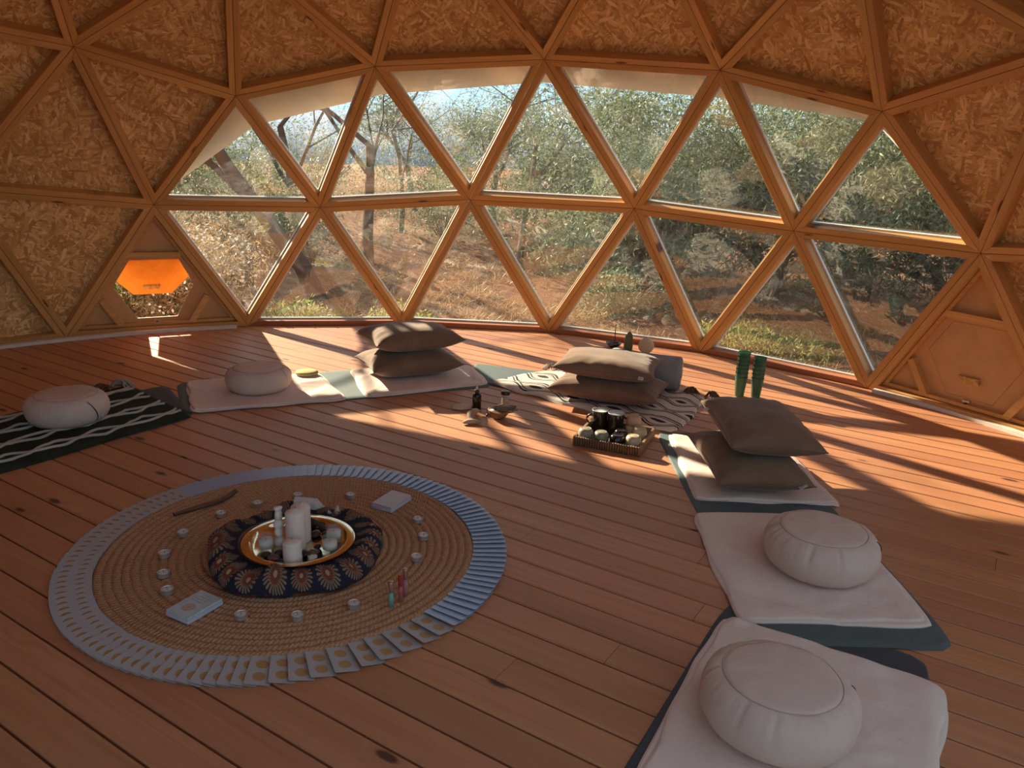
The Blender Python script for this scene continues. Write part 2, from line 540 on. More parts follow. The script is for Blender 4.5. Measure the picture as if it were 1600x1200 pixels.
for t, lab in wins:
    k = cnt.get(lab, 0); cnt[lab] = k + 1
    nm = (ordn if lab in ('upper row, wide side down', 'lower row, pointing down to the floor') else ordn4)[k]
    WSETS[frozenset(KEY[q] for q in t)] = 'triangular dome window, %s, %s of its kind' % (lab, nm)

walls = {}
for nm, lab in (('wall_left', 'board-clad triangle panels of the dome left of the windows'), ('wall_right', 'board-clad triangle panels of the dome right of the windows'),
                ('wall_back', 'board-clad triangle panels of the dome behind the viewer'), ('ceiling', 'board-clad upper triangles of the dome above the windows')):
    walls[nm] = thing(nm, lab, 'ceiling' if nm == 'ceiling' else 'wall', (0, 0, 0), kind='structure')

vent_left = frozenset((KEY[(90, 0)], KEY[(72, 0)], KEY[(80.8, .251)]))
VR = None
wi = 1
added_n = 0
for t in GT:
    P = [DV[i] for i in t]
    c = (P[0] + P[1] + P[2]) / 3
    az = math.degrees(math.atan2(c.y, c.x))
    fs = frozenset(t)
    if fs in WSETS:
        w = thing('window_%d' % wi, WSETS[fs], 'window', (0, 0, 0), kind='structure'); wi += 1
        make_frame(P, w, M['sill']); make_pane(P, w)
        continue
    if fs == vent_left:
        continue
    if KEY[(-8.8, .251)] in fs and KEY[(0, 0)] in fs and min(p.z for p in P) < 1e-3 and sum(p.z < 1e-3 for p in P) == 2:
        VR = P
        continue
    # unseen glazing added behind the viewer to let fill daylight in
    rel = (az + 126 + 180) % 360 - 180
    if abs(rel) < 85 and c.z < 3.7 and c.dot(sdir) < -0.35:
        added_n += 1
        w = thing('window_%d' % (100 + added_n), 'unseen glazed triangle added behind the viewer to let in fill light', 'window', (0, 0, 0), kind='structure', group='added fill-light glazing behind the viewer')
        make_frame(P, w); make_pane(P, w)
        continue
    if min(p.z for p in P) > 1.70:
        par = walls['ceiling']
    elif -100 < az < -5:
        par = walls['wall_right']
    elif 75 < az < 170:
        par = walls['wall_left']
    else:
        par = walls['wall_back']
    make_frame(P, par, M['sill'] if False else None)
    make_panel(P, par, M['osb'])

# ---- the two vent triangles
HEX = [(0.47, 0.55), (0.81, 0.55), (0.91, 0.35), (0.775, 0.095), (0.49, 0.095), (0.34, 0.345)]
def vent(A, B, C, name, label, is_open):
    w = thing(name, label, 'vent', (0, 0, 0), kind='structure')
    make_frame([A, B, C], w)
    mm = frame_for(A, B, C)
    inv = mm.inverted()
    P2 = [(0.0, 0.0), ((inv @ B).x, 0.0), ((inv @ C).x, (inv @ C).y)]
    def loc_obj(nm, mb, mat, parent=w):
        o = mb.build(nm, mat, parent); o.matrix_world = mm; fix_normals(o); return o
    d = DEPTH
    loc_obj('vent_panel', MB().prism(P2, -d - 0.012, -d, [HEX]), M['ply'])
    ins = [Vector((p[0], p[1], 0)) for p in P2]
    # battens along the frame, thinner than the struts, and three stiffeners
    q1 = inset(ins, BW + 0.004); q2 = inset(ins, BW + 0.026)
    for i in range(3):
        j = (i + 1) % 3
        loc_obj('batten', MB().prism([(q1[i].x, q1[i].y), (q1[j].x, q1[j].y), (q2[j].x, q2[j].y), (q2[i].x, q2[i].y)], -d + 0.0005, -d + 0.038), M['batten'])
    def bar(p, q, wd=0.042):
        p = Vector((*p, 0)); q = Vector((*q, 0)); t_ = (q - p).normalized(); s_ = Vector((-t_.y, t_.x, 0)) * wd / 2
        loc_obj('stiffener', MB().prism([((p - s_).x, (p - s_).y), ((q - s_).x, (q - s_).y), ((q + s_).x, (q + s_).y), ((p + s_).x, (p + s_).y)], -d + 0.0006, -d + 0.045), M['batten'])
    bar((0.44, 0.595), (0.825, 0.592)); bar((0.255, 0.262), (0.375, 0.055)); bar((1.0, 0.262), (0.875, 0.055))
    # hexagonal flap
    flap_h = [(x * 0.992 + 0.005, y * 0.99 + 0.003) for x, y in HEX]
    mb = MB().prism([(x, y - 0.553) for x, y in flap_h], -0.006, 0.006)
    fo = mb.build('flap', M['flap'] if is_open else M['ply'], w)
    hinge = Matrix.Translation((0, 0.553, -d - 0.006))
    ang = math.radians(40) if is_open else 0.0
    fm = mm @ hinge @ Matrix.Rotation(ang, 4, 'X')
    fo.matrix_world = fm
    fix_normals(fo)
    hb = MB().box((0.622, 0.213 - 0.553, 0.017), (0.125, 0.04, 0.022))
    ho = hb.build('handle', M['osb_strip'], fo); bevel(ho, 0.004, 2)
    lb = MB().box((0.625, 0.060, -d + 0.008), (0.045, 0.05, 0.016))
    lo_ = loc_obj('latch', lb, M['metal'])
    kb = MB().lathe([(0.013, 0.0), (0.013, 0.012), (0.009, 0.014), (0.0, 0.014)], 14, (0.625, 0.060, -d + 0.016))
    ko = kb.build('latch_knob', M['dark'], lo_)
    return w

def flap_mat():
    t = NT('flap_board')
    v = t.coord('Object')
    n = t.noise(v, 14, 4, 0.6, 1.0).outputs[0]
    c = t.mix(n, (0.78, 0.40, 0.11), (0.55, 0.22, 0.05))
    p = t.new('ShaderNodeBsdfDiffuse'); t.l.new(c, p.inputs[0])
    tr = t.new('ShaderNodeBsdfTranslucent'); t.l.new(c, tr.inputs[0])
    mx = t.new('ShaderNodeMixShader'); mx.inputs[0].default_value = 0.4
    t.l.new(p.outputs[0], mx.inputs[1]); t.l.new(tr.outputs[0], mx.inputs[2]); t.l.new(mx.outputs[0], t.out.inputs[0])
    return t.m
M['flap'] = flap_mat()
vent(K(90, 0), K(72, 0), K(80.8, .251), 'window_%d' % wi, 'triangular vent panel with open hexagonal orange flap, left of windows', True)
base = [p for p in VR if p.z < 1e-3]; apex = [p for p in VR if p.z > 1e-3][0]
bl = K(0, 0); br = [p for p in base if (p - bl).length > 1e-3][0]
vent(bl, br, apex, 'window_%d' % (wi + 1), 'triangular vent panel with shut hexagonal hatch, right of windows', False)

# ---- white canopy over the window field
E = [Vector((1.387, 3.746, 1.56)), Vector((2.18, 3.215, 1.82)), Vector((3.03, 2.335, 1.94)), Vector((3.68, 1.245, 1.85)), Vector((3.99, 0.235, 1.70))]
can = thing('canopy', 'cream board hood sticking out over the top of the windows', 'canopy', (0, 0, 0), kind='structure')
inner = [outward(K(*k), 0.095) for k in R4]
s0, s1 = outward(K(*R5[0]), 0.095), outward(K(*R5[-1]), 0.095)
segs = [[s0, inner[0], E[0]]] + [[inner[i], inner[i + 1], E[i + 1], E[i]] for i in range(4)] + [[inner[4], s1, E[4]]]
for sg in segs:
    upv = Vector((0, 0, 0))
    n = (sg[1] - sg[0]).cross(sg[2] - sg[0]).normalized()
    if n.z < 0: n = -n
    k = len(sg)
    vs = sg + [p + n * 0.02 for p in sg]
    f = [tuple(range(k)), tuple(reversed(range(k, 2 * k)))] + [(i, (i + 1) % k, (i + 1) % k + k, i + k) for i in range(k)]
    fix_normals(obj('canopy_panel', vs, f, M['canopy'], can))

# ---- white strip along the floor where the dome has boards
def strip(az0, az1, name, label):
    w = thing(name, label, 'trim', (0, 0, 0), kind='structure')
    n = int(abs(az1 - az0) / 18 + 0.5)
    for k in range(n):
        a0 = az0 + (az1 - az0) * k / n; a1 = az0 + (az1 - az0) * (k + 1) / n
        pts = []
        for i in range(7):
            a = math.radians(a0 + (a1 - a0) * i / 6)
            pts.append(Vector((math.cos(a), math.sin(a), 0)))
        v = []; f = []
        for p in pts:
            for r_, z_ in ((3.925, 0.0), (3.925, 0.022), (3.96, 0.026), (3.96, 0.0)):
                v.append(p * r_ + Vector((0, 0, z_)))
        for i in range(6):
            for q in range(4):
                q2 = (q + 1) % 4
                f.append((i * 4 + q, i * 4 + q2, i * 4 + 4 + q2, i * 4 + 4 + q))
        f += [(3, 2, 1, 0), (24, 25, 26, 27)]
        fix_normals(obj('trim_piece', v, f, M['white_trim'], w))
strip(73, 163, 'baseboard_left', 'white strip along the floor under the left wall boards')
strip(-1, -91, 'baseboard_right', 'white strip along the floor under the right wall boards')

# ---------------------------------------------------------------- floor of planks
TH = -1.25649; S0 = -0.41291; PW = 0.1235
DU = Vector((math.cos(TH), math.sin(TH), 0)); DN = Vector((-math.sin(TH), math.cos(TH), 0))
floor = thing('floor', 'round floor of reddish pine planks', 'floor', (0, 0, 0), kind='structure')
RF = 4.07
joints = {9: [0.309], 4: [1.114], 2: [0.895], 10: [1.132]}
k0 = math.floor((-RF - S0) / PW); k1 = math.ceil((RF - S0) / PW)
plank_rot = Matrix.Rotation(TH, 4, 'Z')
for k in range(k0, k1 + 1):
    sa, sb = S0 + k * PW + 0.0034, S0 + (k + 1) * PW - 0.0034
    sa, sb = max(sa, -RF + 0.01), min(sb, RF - 0.01)
    if sb - sa < 0.02: continue
    ua, ub = math.sqrt(RF * RF - sa * sa), math.sqrt(RF * RF - sb * sb)
    js = list(joints.get(k, []))
    if not js:
        x = random.uniform(-3.2, 3.2)
        if abs(x) < max(ua, ub) - 0.6 and random.random() < 0.75: js.append(x)
    cuts = [(-ua, -ub)] + [(j, j) for j in sorted(js)] + [(ua, ub)]
    for (a0, b0), (a1, b1) in zip(cuts[:-1], cuts[1:]):
        g = 0.0008
        cx = (a0 + b0 + a1 + b1) / 4; cs = (sa + sb) / 2
        def sect(u_a, u_b):
            hw = (sb - sa) / 2; ch = 0.0042
            res = []
            for y, z in ((-hw, -0.024), (-hw, -ch), (-hw + ch, 0.0), (hw - ch, 0.0), (hw, -ch), (hw, -0.024)):
                f_ = (y + hw) / (2 * hw)
                res.append((u_a + (u_b - u_a) * f_ - cx, y, z))
            return res
        vs = sect(a0 + g, b0 + g) + sect(a1 - g, b1 - g)
        fs_ = [(i, (i + 1) % 6, (i + 1) % 6 + 6, i + 6) for i in range(6)] + [tuple(reversed(range(6))), tuple(range(6, 12))]
        o = obj('plank', vs, fs_, M['plank'], floor)
        o.location = DU * cx + DN * cs
        o.rotation_euler = (0, 0, TH)
sub = MB().lathe([(0.0, -0.06), (4.10, -0.06), (4.10, -0.026), (0.0, -0.026)], 60).build('subfloor', M['subfloor'], floor)

# ---------------------------------------------------------------- outdoors
def ground_mat():
    t = NT('dry_earth')
    v = t.coord('Object')
    n1 = t.noise(v, 0.5, 5, 0.6, 0.4).outputs[0]
    n2 = t.noise(v, 7, 5, 0.7, 0.5).outputs[0]
    n3 = t.noise(v, 40, 3, 0.7).outputs[0]
    c = t.ramp(n1, [(0.3, (0.19, 0.072, 0.037)), (0.5, (0.28, 0.118, 0.06)), (0.68, (0.32, 0.17, 0.095))])
    c = t.mix(t.math('MULTIPLY', t.smooth(n2, 0.45, 0.7), 0.7), c, (0.29, 0.19, 0.105))
    c = t.mix(t.math('MULTIPLY', t.smooth(n3, 0.5, 0.75), 0.5), c, (0.08, 0.04, 0.024))
    p = t.principled(c, 0.95, normal=t.bump(t.math('ADD', n2, n3), 0.9, 0.06))
    p.inputs['Specular IOR Level'].default_value = 0.1
    return t.m
M['ground'] = ground_mat()

def gz(x, y):
    r = math.hypot(x, y)
    az = math.degrees(math.atan2(y, x))
    left = max(0.0, min(1.0, (az - 38) / 30.0)) if -90 < az < 150 else 0.0
    z = -0.22 + 0.10 * nz(x * 0.35, y * 0.35) * min(1, (r - 4) / 2)
    d = max(0.0, min(r, 19.0) - 5.0)
    z += d * (0.012 + 0.062 * left)
    if r > 19:
        z -= (r - 19) * (0.05 + 0.03 * left) if r < 120 else 101 * (0.05 + 0.03 * left)
    z += 0.12 * nz(x * 1.1 + 5, y * 1.1) * min(1, max(0, (r - 4.6) / 3))
    return z

def build_ground():
    rs = [4.05]
    while rs[-1] < 420: rs.append(rs[-1] + max(0.14, rs[-1] * 0.035 if rs[-1] < 14 else rs[-1] * 0.08))
    seg = 180
    v = []; f = []
    for i, r in enumerate(rs):
        for k in range(seg):
            a = 2 * PI * k / seg
            x, y = r * math.cos(a), r * math.sin(a)
            v.append((x, y, -0.22 if i == 0 else gz(x, y)))
    for i in range(len(rs) - 1):
        for k in range(seg):
            k2 = (k + 1) % seg
            f.append((i * seg + k, (i + 1) * seg + k, (i + 1) * seg + k2, i * seg + k2))
    o = obj('ground', v, f, M['ground'], None, True)
    tag(o, 'reddish dry earth slope outside the dome', 'ground', kind='structure')
    sk = MB().lathe([(4.10, -0.40), (4.12, -0.40), (4.12, -0.03), (4.10, -0.03)], 60).build('deck_skirt', M['sill'], None)
    tag(sk, 'wooden skirt board round the edge of the raised floor', 'skirt', kind='structure')
build_ground()

def leaf_mat(name, c1, c2, trans=0.35, rough=0.55, scale=9):
    t = NT(name)
    v = t.coord('Object')
    n = t.noise(v, scale, 4, 0.7).outputs[0]
    c = t.mix(t.smooth(n, 0.3, 0.7), c1, c2)
    geo = t.new('ShaderNodeNewGeometry')
    c = t.mix(t.math('MULTIPLY', geo.outputs['Random Per Island'], 0.45), c, tuple(min(1, x * 1.6) for x in c2))
    p = t.new('ShaderNodeBsdfPrincipled'); t.l.new(c, p.inputs['Base Color']); p.inputs['Roughness'].default_value = rough; p.inputs['Specular IOR Level'].default_value = 0.2
    tr = t.new('ShaderNodeBsdfTranslucent'); t.l.new(c, tr.inputs[0])
    mx = t.new('ShaderNodeMixShader'); mx.inputs[0].default_value = trans
    t.l.new(p.outputs[0], mx.inputs[1]); t.l.new(tr.outputs[0], mx.inputs[2]); t.l.new(mx.outputs[0], t.out.inputs[0])
    return t.m
M['olive'] = leaf_mat('olive_leaf', (0.085, 0.105, 0.05), (0.20, 0.22, 0.13))
M['bush'] = leaf_mat('bush_leaf', (0.07, 0.10, 0.03), (0.17, 0.19, 0.06))
M['straw'] = leaf_mat('straw', (0.28, 0.175, 0.085), (0.38, 0.27, 0.15), 0.3)
M['grass'] = leaf_mat('green_blades', (0.15, 0.19, 0.05), (0.29, 0.29, 0.10), 0.4)
M['petal'] = plain('white_petal', (0.80, 0.78, 0.72), 0.7)
M['bark'] = plain('bark', (0.135, 0.095, 0.07), 0.95, var=0.4, scale=14, bumpk=0.8)
M['bark_dark'] = plain('dark_bark', (0.075, 0.05, 0.042), 0.95, var=0.35, scale=14, bumpk=0.8)
M['twig'] = plain('grey_twig', (0.20, 0.155, 0.12), 0.95, var=0.3)
M['rock'] = plain('rock', (0.42, 0.36, 0.30), 0.95, var=0.25, scale=6, bumpk=0.8)
M['mountain'] = plain('hazed_far_hill', (0.17, 0.235, 0.34), 1.0, var=0.18, scale=0.02)  # grey-blue of distance haze put into the base colour

def quads_mesh(name, cen, axis, side, ln, wd):
    """pointed leaves: one quad (rhombus) each; arrays of n x 3"""
    n = len(cen)
    a = cen - axis * (ln / 2)[:, None]; b = cen + axis * (ln / 2)[:, None]
    l = cen + side * (wd / 2)[:, None]; r = cen - side * (wd / 2)[:, None]
    v = np.stack([a, r, b, l], 1).reshape(-1, 3)
    me = bpy.data.meshes.new(name)
    me.vertices.add(4 * n); me.vertices.foreach_set('co', v.astype(np.float32).ravel())
    me.loops.add(4 * n); me.loops.foreach_set('vertex_index', np.arange(4 * n, dtype=np.int32))
    me.polygons.add(n); me.polygons.foreach_set('loop_start', np.arange(0, 4 * n, 4, dtype=np.int32))
    me.polygons.foreach_set('loop_total', np.full(n, 4, dtype=np.int32))
    me.update(calc_edges=True); me.validate()
    return me

def unit(n):
    q = RNG.normal(size=(n, 3)); return q / np.linalg.norm(q, axis=1)[:, None]

def leaves(cen, ln=0.06, wd=0.016, up=0.0):
    n = len(cen)
    ax = unit(n); ax[:, 2] += up; ax /= np.linalg.norm(ax, axis=1)[:, None]
    sd = np.cross(ax, unit(n)); sd /= np.linalg.norm(sd, axis=1)[:, None] + 1e-9
    return cen, ax, sd, ln * RNG.uniform(0.6, 1.3, n), wd * RNG.uniform(0.7, 1.3, n)

def branch_tree(mb, p, d, ln, r, depth, tips, spread=0.6, gravity=0.0, kids=3, bend=0.18):
    pts = [p.copy()]; rad = [r]
    n = 4
    for i in range(n):
        d = (d + Vector((random.uniform(-bend, bend), random.uniform(-bend, bend), random.uniform(-bend, bend) + gravity))).normalized()
        p = p + d * (ln / n); pts.append(p.copy()); rad.append(max(0.002, r * (1 - 0.45 * (i + 1) / n)))
    mb.tube(pts, rad, 6 if r > 0.02 else 4, cap=False)
    tips.append((p.copy(), depth))
    if depth <= 0: return
    for k in range(kids):
        q = pts[-1] if k == 0 else pts[random.randint(2, n)]
        ax = Vector((random.gauss(0, 1), random.gauss(0, 1), random.gauss(0, 0.6))).normalized()
        nd = (d * (1 - spread * 0.5) + ax * spread).normalized()
        branch_tree(mb, q, nd, ln * random.uniform(0.55, 0.8), rad[-1] * 0.75, depth - 1, tips, spread, gravity, kids, bend)

def pol(az, d):
    a = math.radians(az); return CAM.x + d * math.cos(a), CAM.y + d * math.sin(a)

def tree(name, label, az, d, trunk_h, r, crown, nleaf, lmat, bmat, group, depth=3, lean=(0, 0), leafsize=(0.062, 0.016), spread=0.6, kids=3, blobs=26, trunks=1, lowest=0.0):
    x, y = pol(az, d); z = gz(x, y) - 0.05
    t = thing(name, label, 'tree', (x, y, z), group=group)
    mb = MB(); tips = []
    for q in range(trunks):
        dv = Vector((lean[0] + random.uniform(-.25, .25) * (trunks > 1), lean[1] + random.uniform(-.25, .25) * (trunks > 1), 1)).normalized()
        branch_tree(mb, Vector((0.12 * q, 0.08 * q, 0)), dv, trunk_h, r, depth, tips, spread, 0.03, kids)
    mb.build('trunk', bmat, t, True)
    if nleaf:
        cx, cz, rx, rz = crown
        ends = [p for p, dp in tips if dp <= 1]
        cl = []
        while len(cl) < blobs:
            q = unit(1)[0] * RNG.uniform(0.25, 1.0) ** 0.5
            c = np.array([lean[0] * cz + q[0] * rx, lean[1] * cz + q[1] * rx, cz + q[2] * rz])
            if c[2] > lowest: cl.append((c, RNG.uniform(0.22, 0.42) * rx * 0.75))
        for e in ends[:blobs]:
            cl.append((np.array(e), 0.25 * rx * 0.8))
        per = nleaf // len(cl)
        cen = np.concatenate([c + RNG.normal(size=(per, 3)) * s * np.array([0.62, 0.62, 0.5]) for c, s in cl])
        cen = cen[cen[:, 2] > lowest * (0.6 if lowest < 1 else 0.95)]
        fo = link('foliage', quads_mesh('foliage', *leaves(cen, *leafsize)), lmat, t)
        fo['kind'] = 'stuff'
    return t

OG = 'olive trees outside the windows'
olive = [ (46.5, 11.6, 0.8, 0.09, (0, 1.45, 1.7, 1.15), 24000, 'behind the third lower window, left end of the grove'),
          (41.0, 9.6, 0.75, 0.085, (0, 1.35, 1.6, 1.1), 28000, 'with twin trunks seen past the incense bowl'),
          (36.5, 12.2, 0.9, 0.10, (0, 1.95, 2.0, 1.5), 28000, 'tallest of the grove, rising into the sky mid right'),
          (32.0, 9.9, 0.8, 0.09, (0, 1.45, 1.75, 1.15), 30000, 'behind the green tumblers'),
          (26.0, 10.6, 0.8, 0.09, (0, 1.6, 1.9, 1.35), 30000, 'behind the rightmost upper window joint'),
          (20.5, 8.8, 0.75, 0.085, (0, 1.2, 1.6, 1.1), 28000, 'filling the rightmost window'),
          (14.0, 10.2, 0.9, 0.10, (0, 1.6, 1.8, 1.2), 14000, 'at the right edge of the grove'),
          (51.8, 14.5, 1.0, 0.09, (0, 1.1, 1.5, 0.9), 15000, 'small and round, below the mountain'),
          (57.5, 17.0, 1.0, 0.09, (0, 0.9, 1.8, 0.9), 12000, 'far off between the dark trunks'),
          (29.0, 14.5, 1.0, 0.10, (0, 1.9, 2.0, 1.5), 16000, 'second row, behind the rightmost upper window'),
          (43.5, 15.0, 1.0, 0.10, (0, 1.7, 2.0, 1.3), 16000, 'second row, behind the twin-trunked one') ]
for az, d, th, r, cr, nl, lab in olive:
    tree('olive_tree', 'grey-green olive tree ' + lab, az, d, th, r, cr, nl, M['olive'], M['bark'], OG, leafsize=(0.082, 0.018) if d < 11 else (0.07, 0.017), trunks=2 if d < 13 else 1, lowest=0.38, blobs=40)
# dark-trunked trees on the left whose crowns stand above the hood
tree('carob_tree', 'dark trunk leaning left behind the leftmost windows', 64.0, 8.4, 2.2, 0.105, (0, 3.9, 1.6, 0.8), 2600, M['olive'], M['bark_dark'], 'dark trees on the left', depth=3, lean=(-0.38, 0.16), lowest=2.6, blobs=14)
tree('carob_tree', 'dark forked tree trunk behind the second upper window', 60.8, 10.6, 1.6, 0.085, (0, 4.6, 1.2, 0.6), 700, M['olive'], M['bark_dark'], 'dark trees on the left', depth=4, lean=(0.05, 0.02), lowest=2.9, blobs=14)
tree('carob_tree', 'slim forked dark trunk high up behind the second window', 65.8, 11.5, 1.7, 0.075, (0, 4.8, 1.2, 0.6), 700, M['olive'], M['bark_dark'], 'dark trees on the left', depth=4, lean=(-0.1, 0.02), lowest=3.0, blobs=14)
# bare branching trees against the sky
tree('bare_tree', 'leafless twiggy tree against the sky left of the middle strut', 55.0, 12.5, 1.5, 0.04, (0, 2, 1, 1), 0, M['olive'], M['twig'], 'bare trees', depth=5, spread=0.75, kids=3)
tree('bare_tree', 'leafless spreading tree against the sky at the middle strut', 50.0, 11.2, 1.75, 0.06, (0, 2, 1, 1), 0, M['olive'], M['twig'], 'bare trees', depth=5, spread=0.8, kids=3, lean=(0.1, 0.1))
tree('bare_tree', 'leafless pale tree in front of the mountain', 58.5, 13.5, 1.7, 0.05, (0, 2, 1, 1), 0, M['olive'], M['twig'], 'bare trees', depth=4, spread=0.7, kids=3)

def shrub(name, label, az, d, rx, rz, n, mat, group, flowers=0, leafsize=(0.05, 0.018), up=0.3):
    x, y = pol(az, d); z = gz(x, y)
    t = thing(name, label, 'shrub', (x, y, z), group=group)
    mb = MB()
    for k in range(14):
        a = random.uniform(0, 2 * PI); q = random.uniform(0.2, 0.9)
        mb.tube([(0, 0, -0.05), (rx * q * 0.5 * math.cos(a), rx * q * 0.5 * math.sin(a), rz * 0.8), (rx * q * math.cos(a), rx * q * math.sin(a), rz * 1.5)], [0.008, 0.006, 0.003], 4, False)
    mb.build('stems', M['twig'], t)
    q = unit(n) * (RNG.uniform(0, 1, n) ** 0.4)[:, None]
    bump_ = 1 + 0.35 * np.sin(q[:, 0:1] * 7 + 1) * np.cos(q[:, 1:2] * 6)
    cen = q * np.array([rx, rx, rz]) * bump_ + np.array([0, 0, rz * 0.95])
    cen = cen[cen[:, 2] > 0.0]
    fo = link('foliage', quads_mesh('foliage', *leaves(cen, *leafsize, up)), mat, t); fo['kind'] = 'stuff'
    if flowers:
        q = unit(flowers); cen = q * np.array([rx, rx, rz]) * 1.05 + np.array([0, 0, rz * 0.95]); cen = cen[cen[:, 2] > 0.05]
        fl = link('blossom', quads_mesh('blossom', *leaves(cen, 0.035, 0.03)), M['petal'], t); fl['kind'] = 'stuff'
    return t
SG = 'shrubs outside the windows'
shrub('flowering_shrub', 'pale shrub dotted with small white flowers behind the leftmost lower window', 72.3, 8.0, 0.62, 0.42, 4500, M['straw'], SG, 420, (0.06, 0.01))
shrub('flowering_shrub', 'dry white-flowered shrub further up the slope on the left', 75.5, 9.5, 1.0, 0.5, 5000, M['straw'], SG, 300, (0.06, 0.01))
shrub('green_shrub', 'low green shrub in front of the vent opening', 76.8, 8.3, 0.50, 0.35, 3500, M['bush'], SG)
shrub('green_shrub', 'dense dark green shrub below the leaning trunk', 70.5, 12.0, 1.5, 0.8, 9000, M['olive'], SG)
shrub('green_shrub', 'green shrub high on the slope behind the forked trunk', 65.5, 14.0, 1.7, 0.9, 9000, M['olive'], SG)
shrub('green_shrub', 'green shrub at far left behind the leftmost upper window', 76.5, 13.0, 1.6, 0.9, 8000, M['olive'], SG)
shrub('green_shrub', 'round dark shrub on the slope between the trunks, second window', 66.8, 10.4, 0.7, 0.42, 5000, M['olive'], SG)
shrub('green_shrub', 'grey-green shrub on the slope below the bare trees', 55.5, 13.2, 1.1, 0.6, 7000, M['olive'], SG)
shrub('green_shrub', 'tall dark bush at the top left pane, under the hood', 72.6, 13.5, 1.2, 0.95, 8000, M['bush'], SG)
shrub('dry_shrub', 'pale dry brush at the left edge of the leftmost lower window', 74.5, 8.2, 0.5, 0.36, 3500, M['straw'], SG, 60, (0.07, 0.008))
shrub('dry_shrub', 'pale dry brush below the dark bush on the left slope', 70.0, 9.6, 0.8, 0.4, 4500, M['straw'], SG, 80, (0.07, 0.008))
shrub('grass_clump', 'yellow-green leafy clump on the ground behind the green tumblers', 33.0, 7.4, 0.5, 0.13, 1500, M['grass'], SG, 0, (0.06, 0.012), 0.8)
shrub('grass_clump', 'yellow-green leafy clump near the rightmost lower strut', 29.4, 7.2, 0.4, 0.11, 900, M['grass'], SG, 0, (0.06, 0.012), 0.8)
shrub('grass_clump', 'small weedy clump behind the pillow stack', 58.7, 7.0, 0.3, 0.16, 900, M['grass'], SG, 0, (0.06, 0.012), 0.8)
shrub('grass_clump', 'pale weedy clump at the foot of the lower left window', 66.0, 7.1, 0.45, 0.16, 1500, M['grass'], SG, 0, (0.06, 0.012), 0.8)
shrub('grey_shrub', 'grey-leaved low shrub beneath the twin-trunked olive', 42.5, 8.3, 0.5, 0.3, 2400, M['olive'], SG)

# dry grass, uncountable
def dry_grass():
    n = 52000
    az = np.radians(RNG.uniform(-12, 100, n)); r = 4.35 + RNG.gamma(1.6, 2.3, n)
    keep = r < 17
    az, r = az[keep], r[keep]; n = len(r)
    x, y = r * np.cos(az), r * np.sin(az)
    # clumping
    dens = np.array([nz(a * 0.9, b * 0.9, 3) for a, b in zip(x, y)])
    k = dens > -0.08; x, y = x[k], y[k]; n = len(x)
    z = np.array([gz(a, b) for a, b in zip(x, y)])
    ln = RNG.uniform(0.05, 0.17, n)
    ax = RNG.normal(size=(n, 3)) * np.array([0.75, 0.75, 0.35]); ax[:, 2] = np.abs(ax[:, 2]) + 0.22
    ax /= np.linalg.norm(ax, axis=1)[:, None]
    sd = np.cross(ax, unit(n)); sd /= np.linalg.norm(sd, axis=1)[:, None]
    cen = np.stack([x, y, z], 1) + ax * (ln * 0.42)[:, None]
    o = link('dry_grass', quads_mesh('dry_grass', cen, ax, sd, ln, RNG.uniform(0.004, 0.011, n)), M['straw'])
    tag(o, 'dry straw and grass littering the slope outside', 'grass', kind='stuff')
dry_grass()
# stones
for i, (az, d, s, lab) in enumerate(((72.0, 6.4, 0.14, 'pale stone at the foot of the leftmost lower window'), (67.0, 6.6, 0.10, 'small flat stone behind the left zafu window'), (41.5, 6.9, 0.11, 'pale stone beneath the olive trunks'), (78.0, 15.0, 0.5, 'grey boulder up the slope on the left'), (75.0, 15.5, 0.4, 'rock slab up the slope beside the boulder'))):
    x, y = pol(az, d)
    bm = bmesh.new(); bmesh.ops.create_icosphere(bm, subdivisions=3, radius=s)
    for v in bm.verts:
        v.co *= 1 + 0.35 * nz(v.co.x * 3 / s + i * 9, v.co.y * 3 / s, v.co.z * 3 / s); v.co.z *= 0.55
    me = bpy.data.meshes.new('stone'); bm.to_mesh(me); bm.free()
    o = link('stone', me, M['rock']); o.location = (x, y, gz(x, y) + s * 0.2)
    tag(o, lab, 'stone', 'stones outside')
# mountains
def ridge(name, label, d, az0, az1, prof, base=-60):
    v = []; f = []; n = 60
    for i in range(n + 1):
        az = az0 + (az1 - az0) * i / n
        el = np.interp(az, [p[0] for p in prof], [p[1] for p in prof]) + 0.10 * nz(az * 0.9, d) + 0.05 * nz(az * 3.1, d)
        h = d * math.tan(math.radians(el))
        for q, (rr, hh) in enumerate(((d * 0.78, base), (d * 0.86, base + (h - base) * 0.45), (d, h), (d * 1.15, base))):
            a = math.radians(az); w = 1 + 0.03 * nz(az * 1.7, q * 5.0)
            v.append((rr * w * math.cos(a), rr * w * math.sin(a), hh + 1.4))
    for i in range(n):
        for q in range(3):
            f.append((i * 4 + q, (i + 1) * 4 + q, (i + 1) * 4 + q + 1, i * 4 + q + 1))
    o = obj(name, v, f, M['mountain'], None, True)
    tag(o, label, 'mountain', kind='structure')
ridge('mountain', 'hazy blue mountain range on the horizon', 900, 5, 110, [(5, 1.0), (25, 1.3), (33, 1.6), (40, 1.4), (48, 1.8), (53, 2.4), (56.5, 3.5), (59, 2.6), (62, 2.2), (64.5, 3.0), (67, 2.3), (75, 1.6), (110, 1.2)])

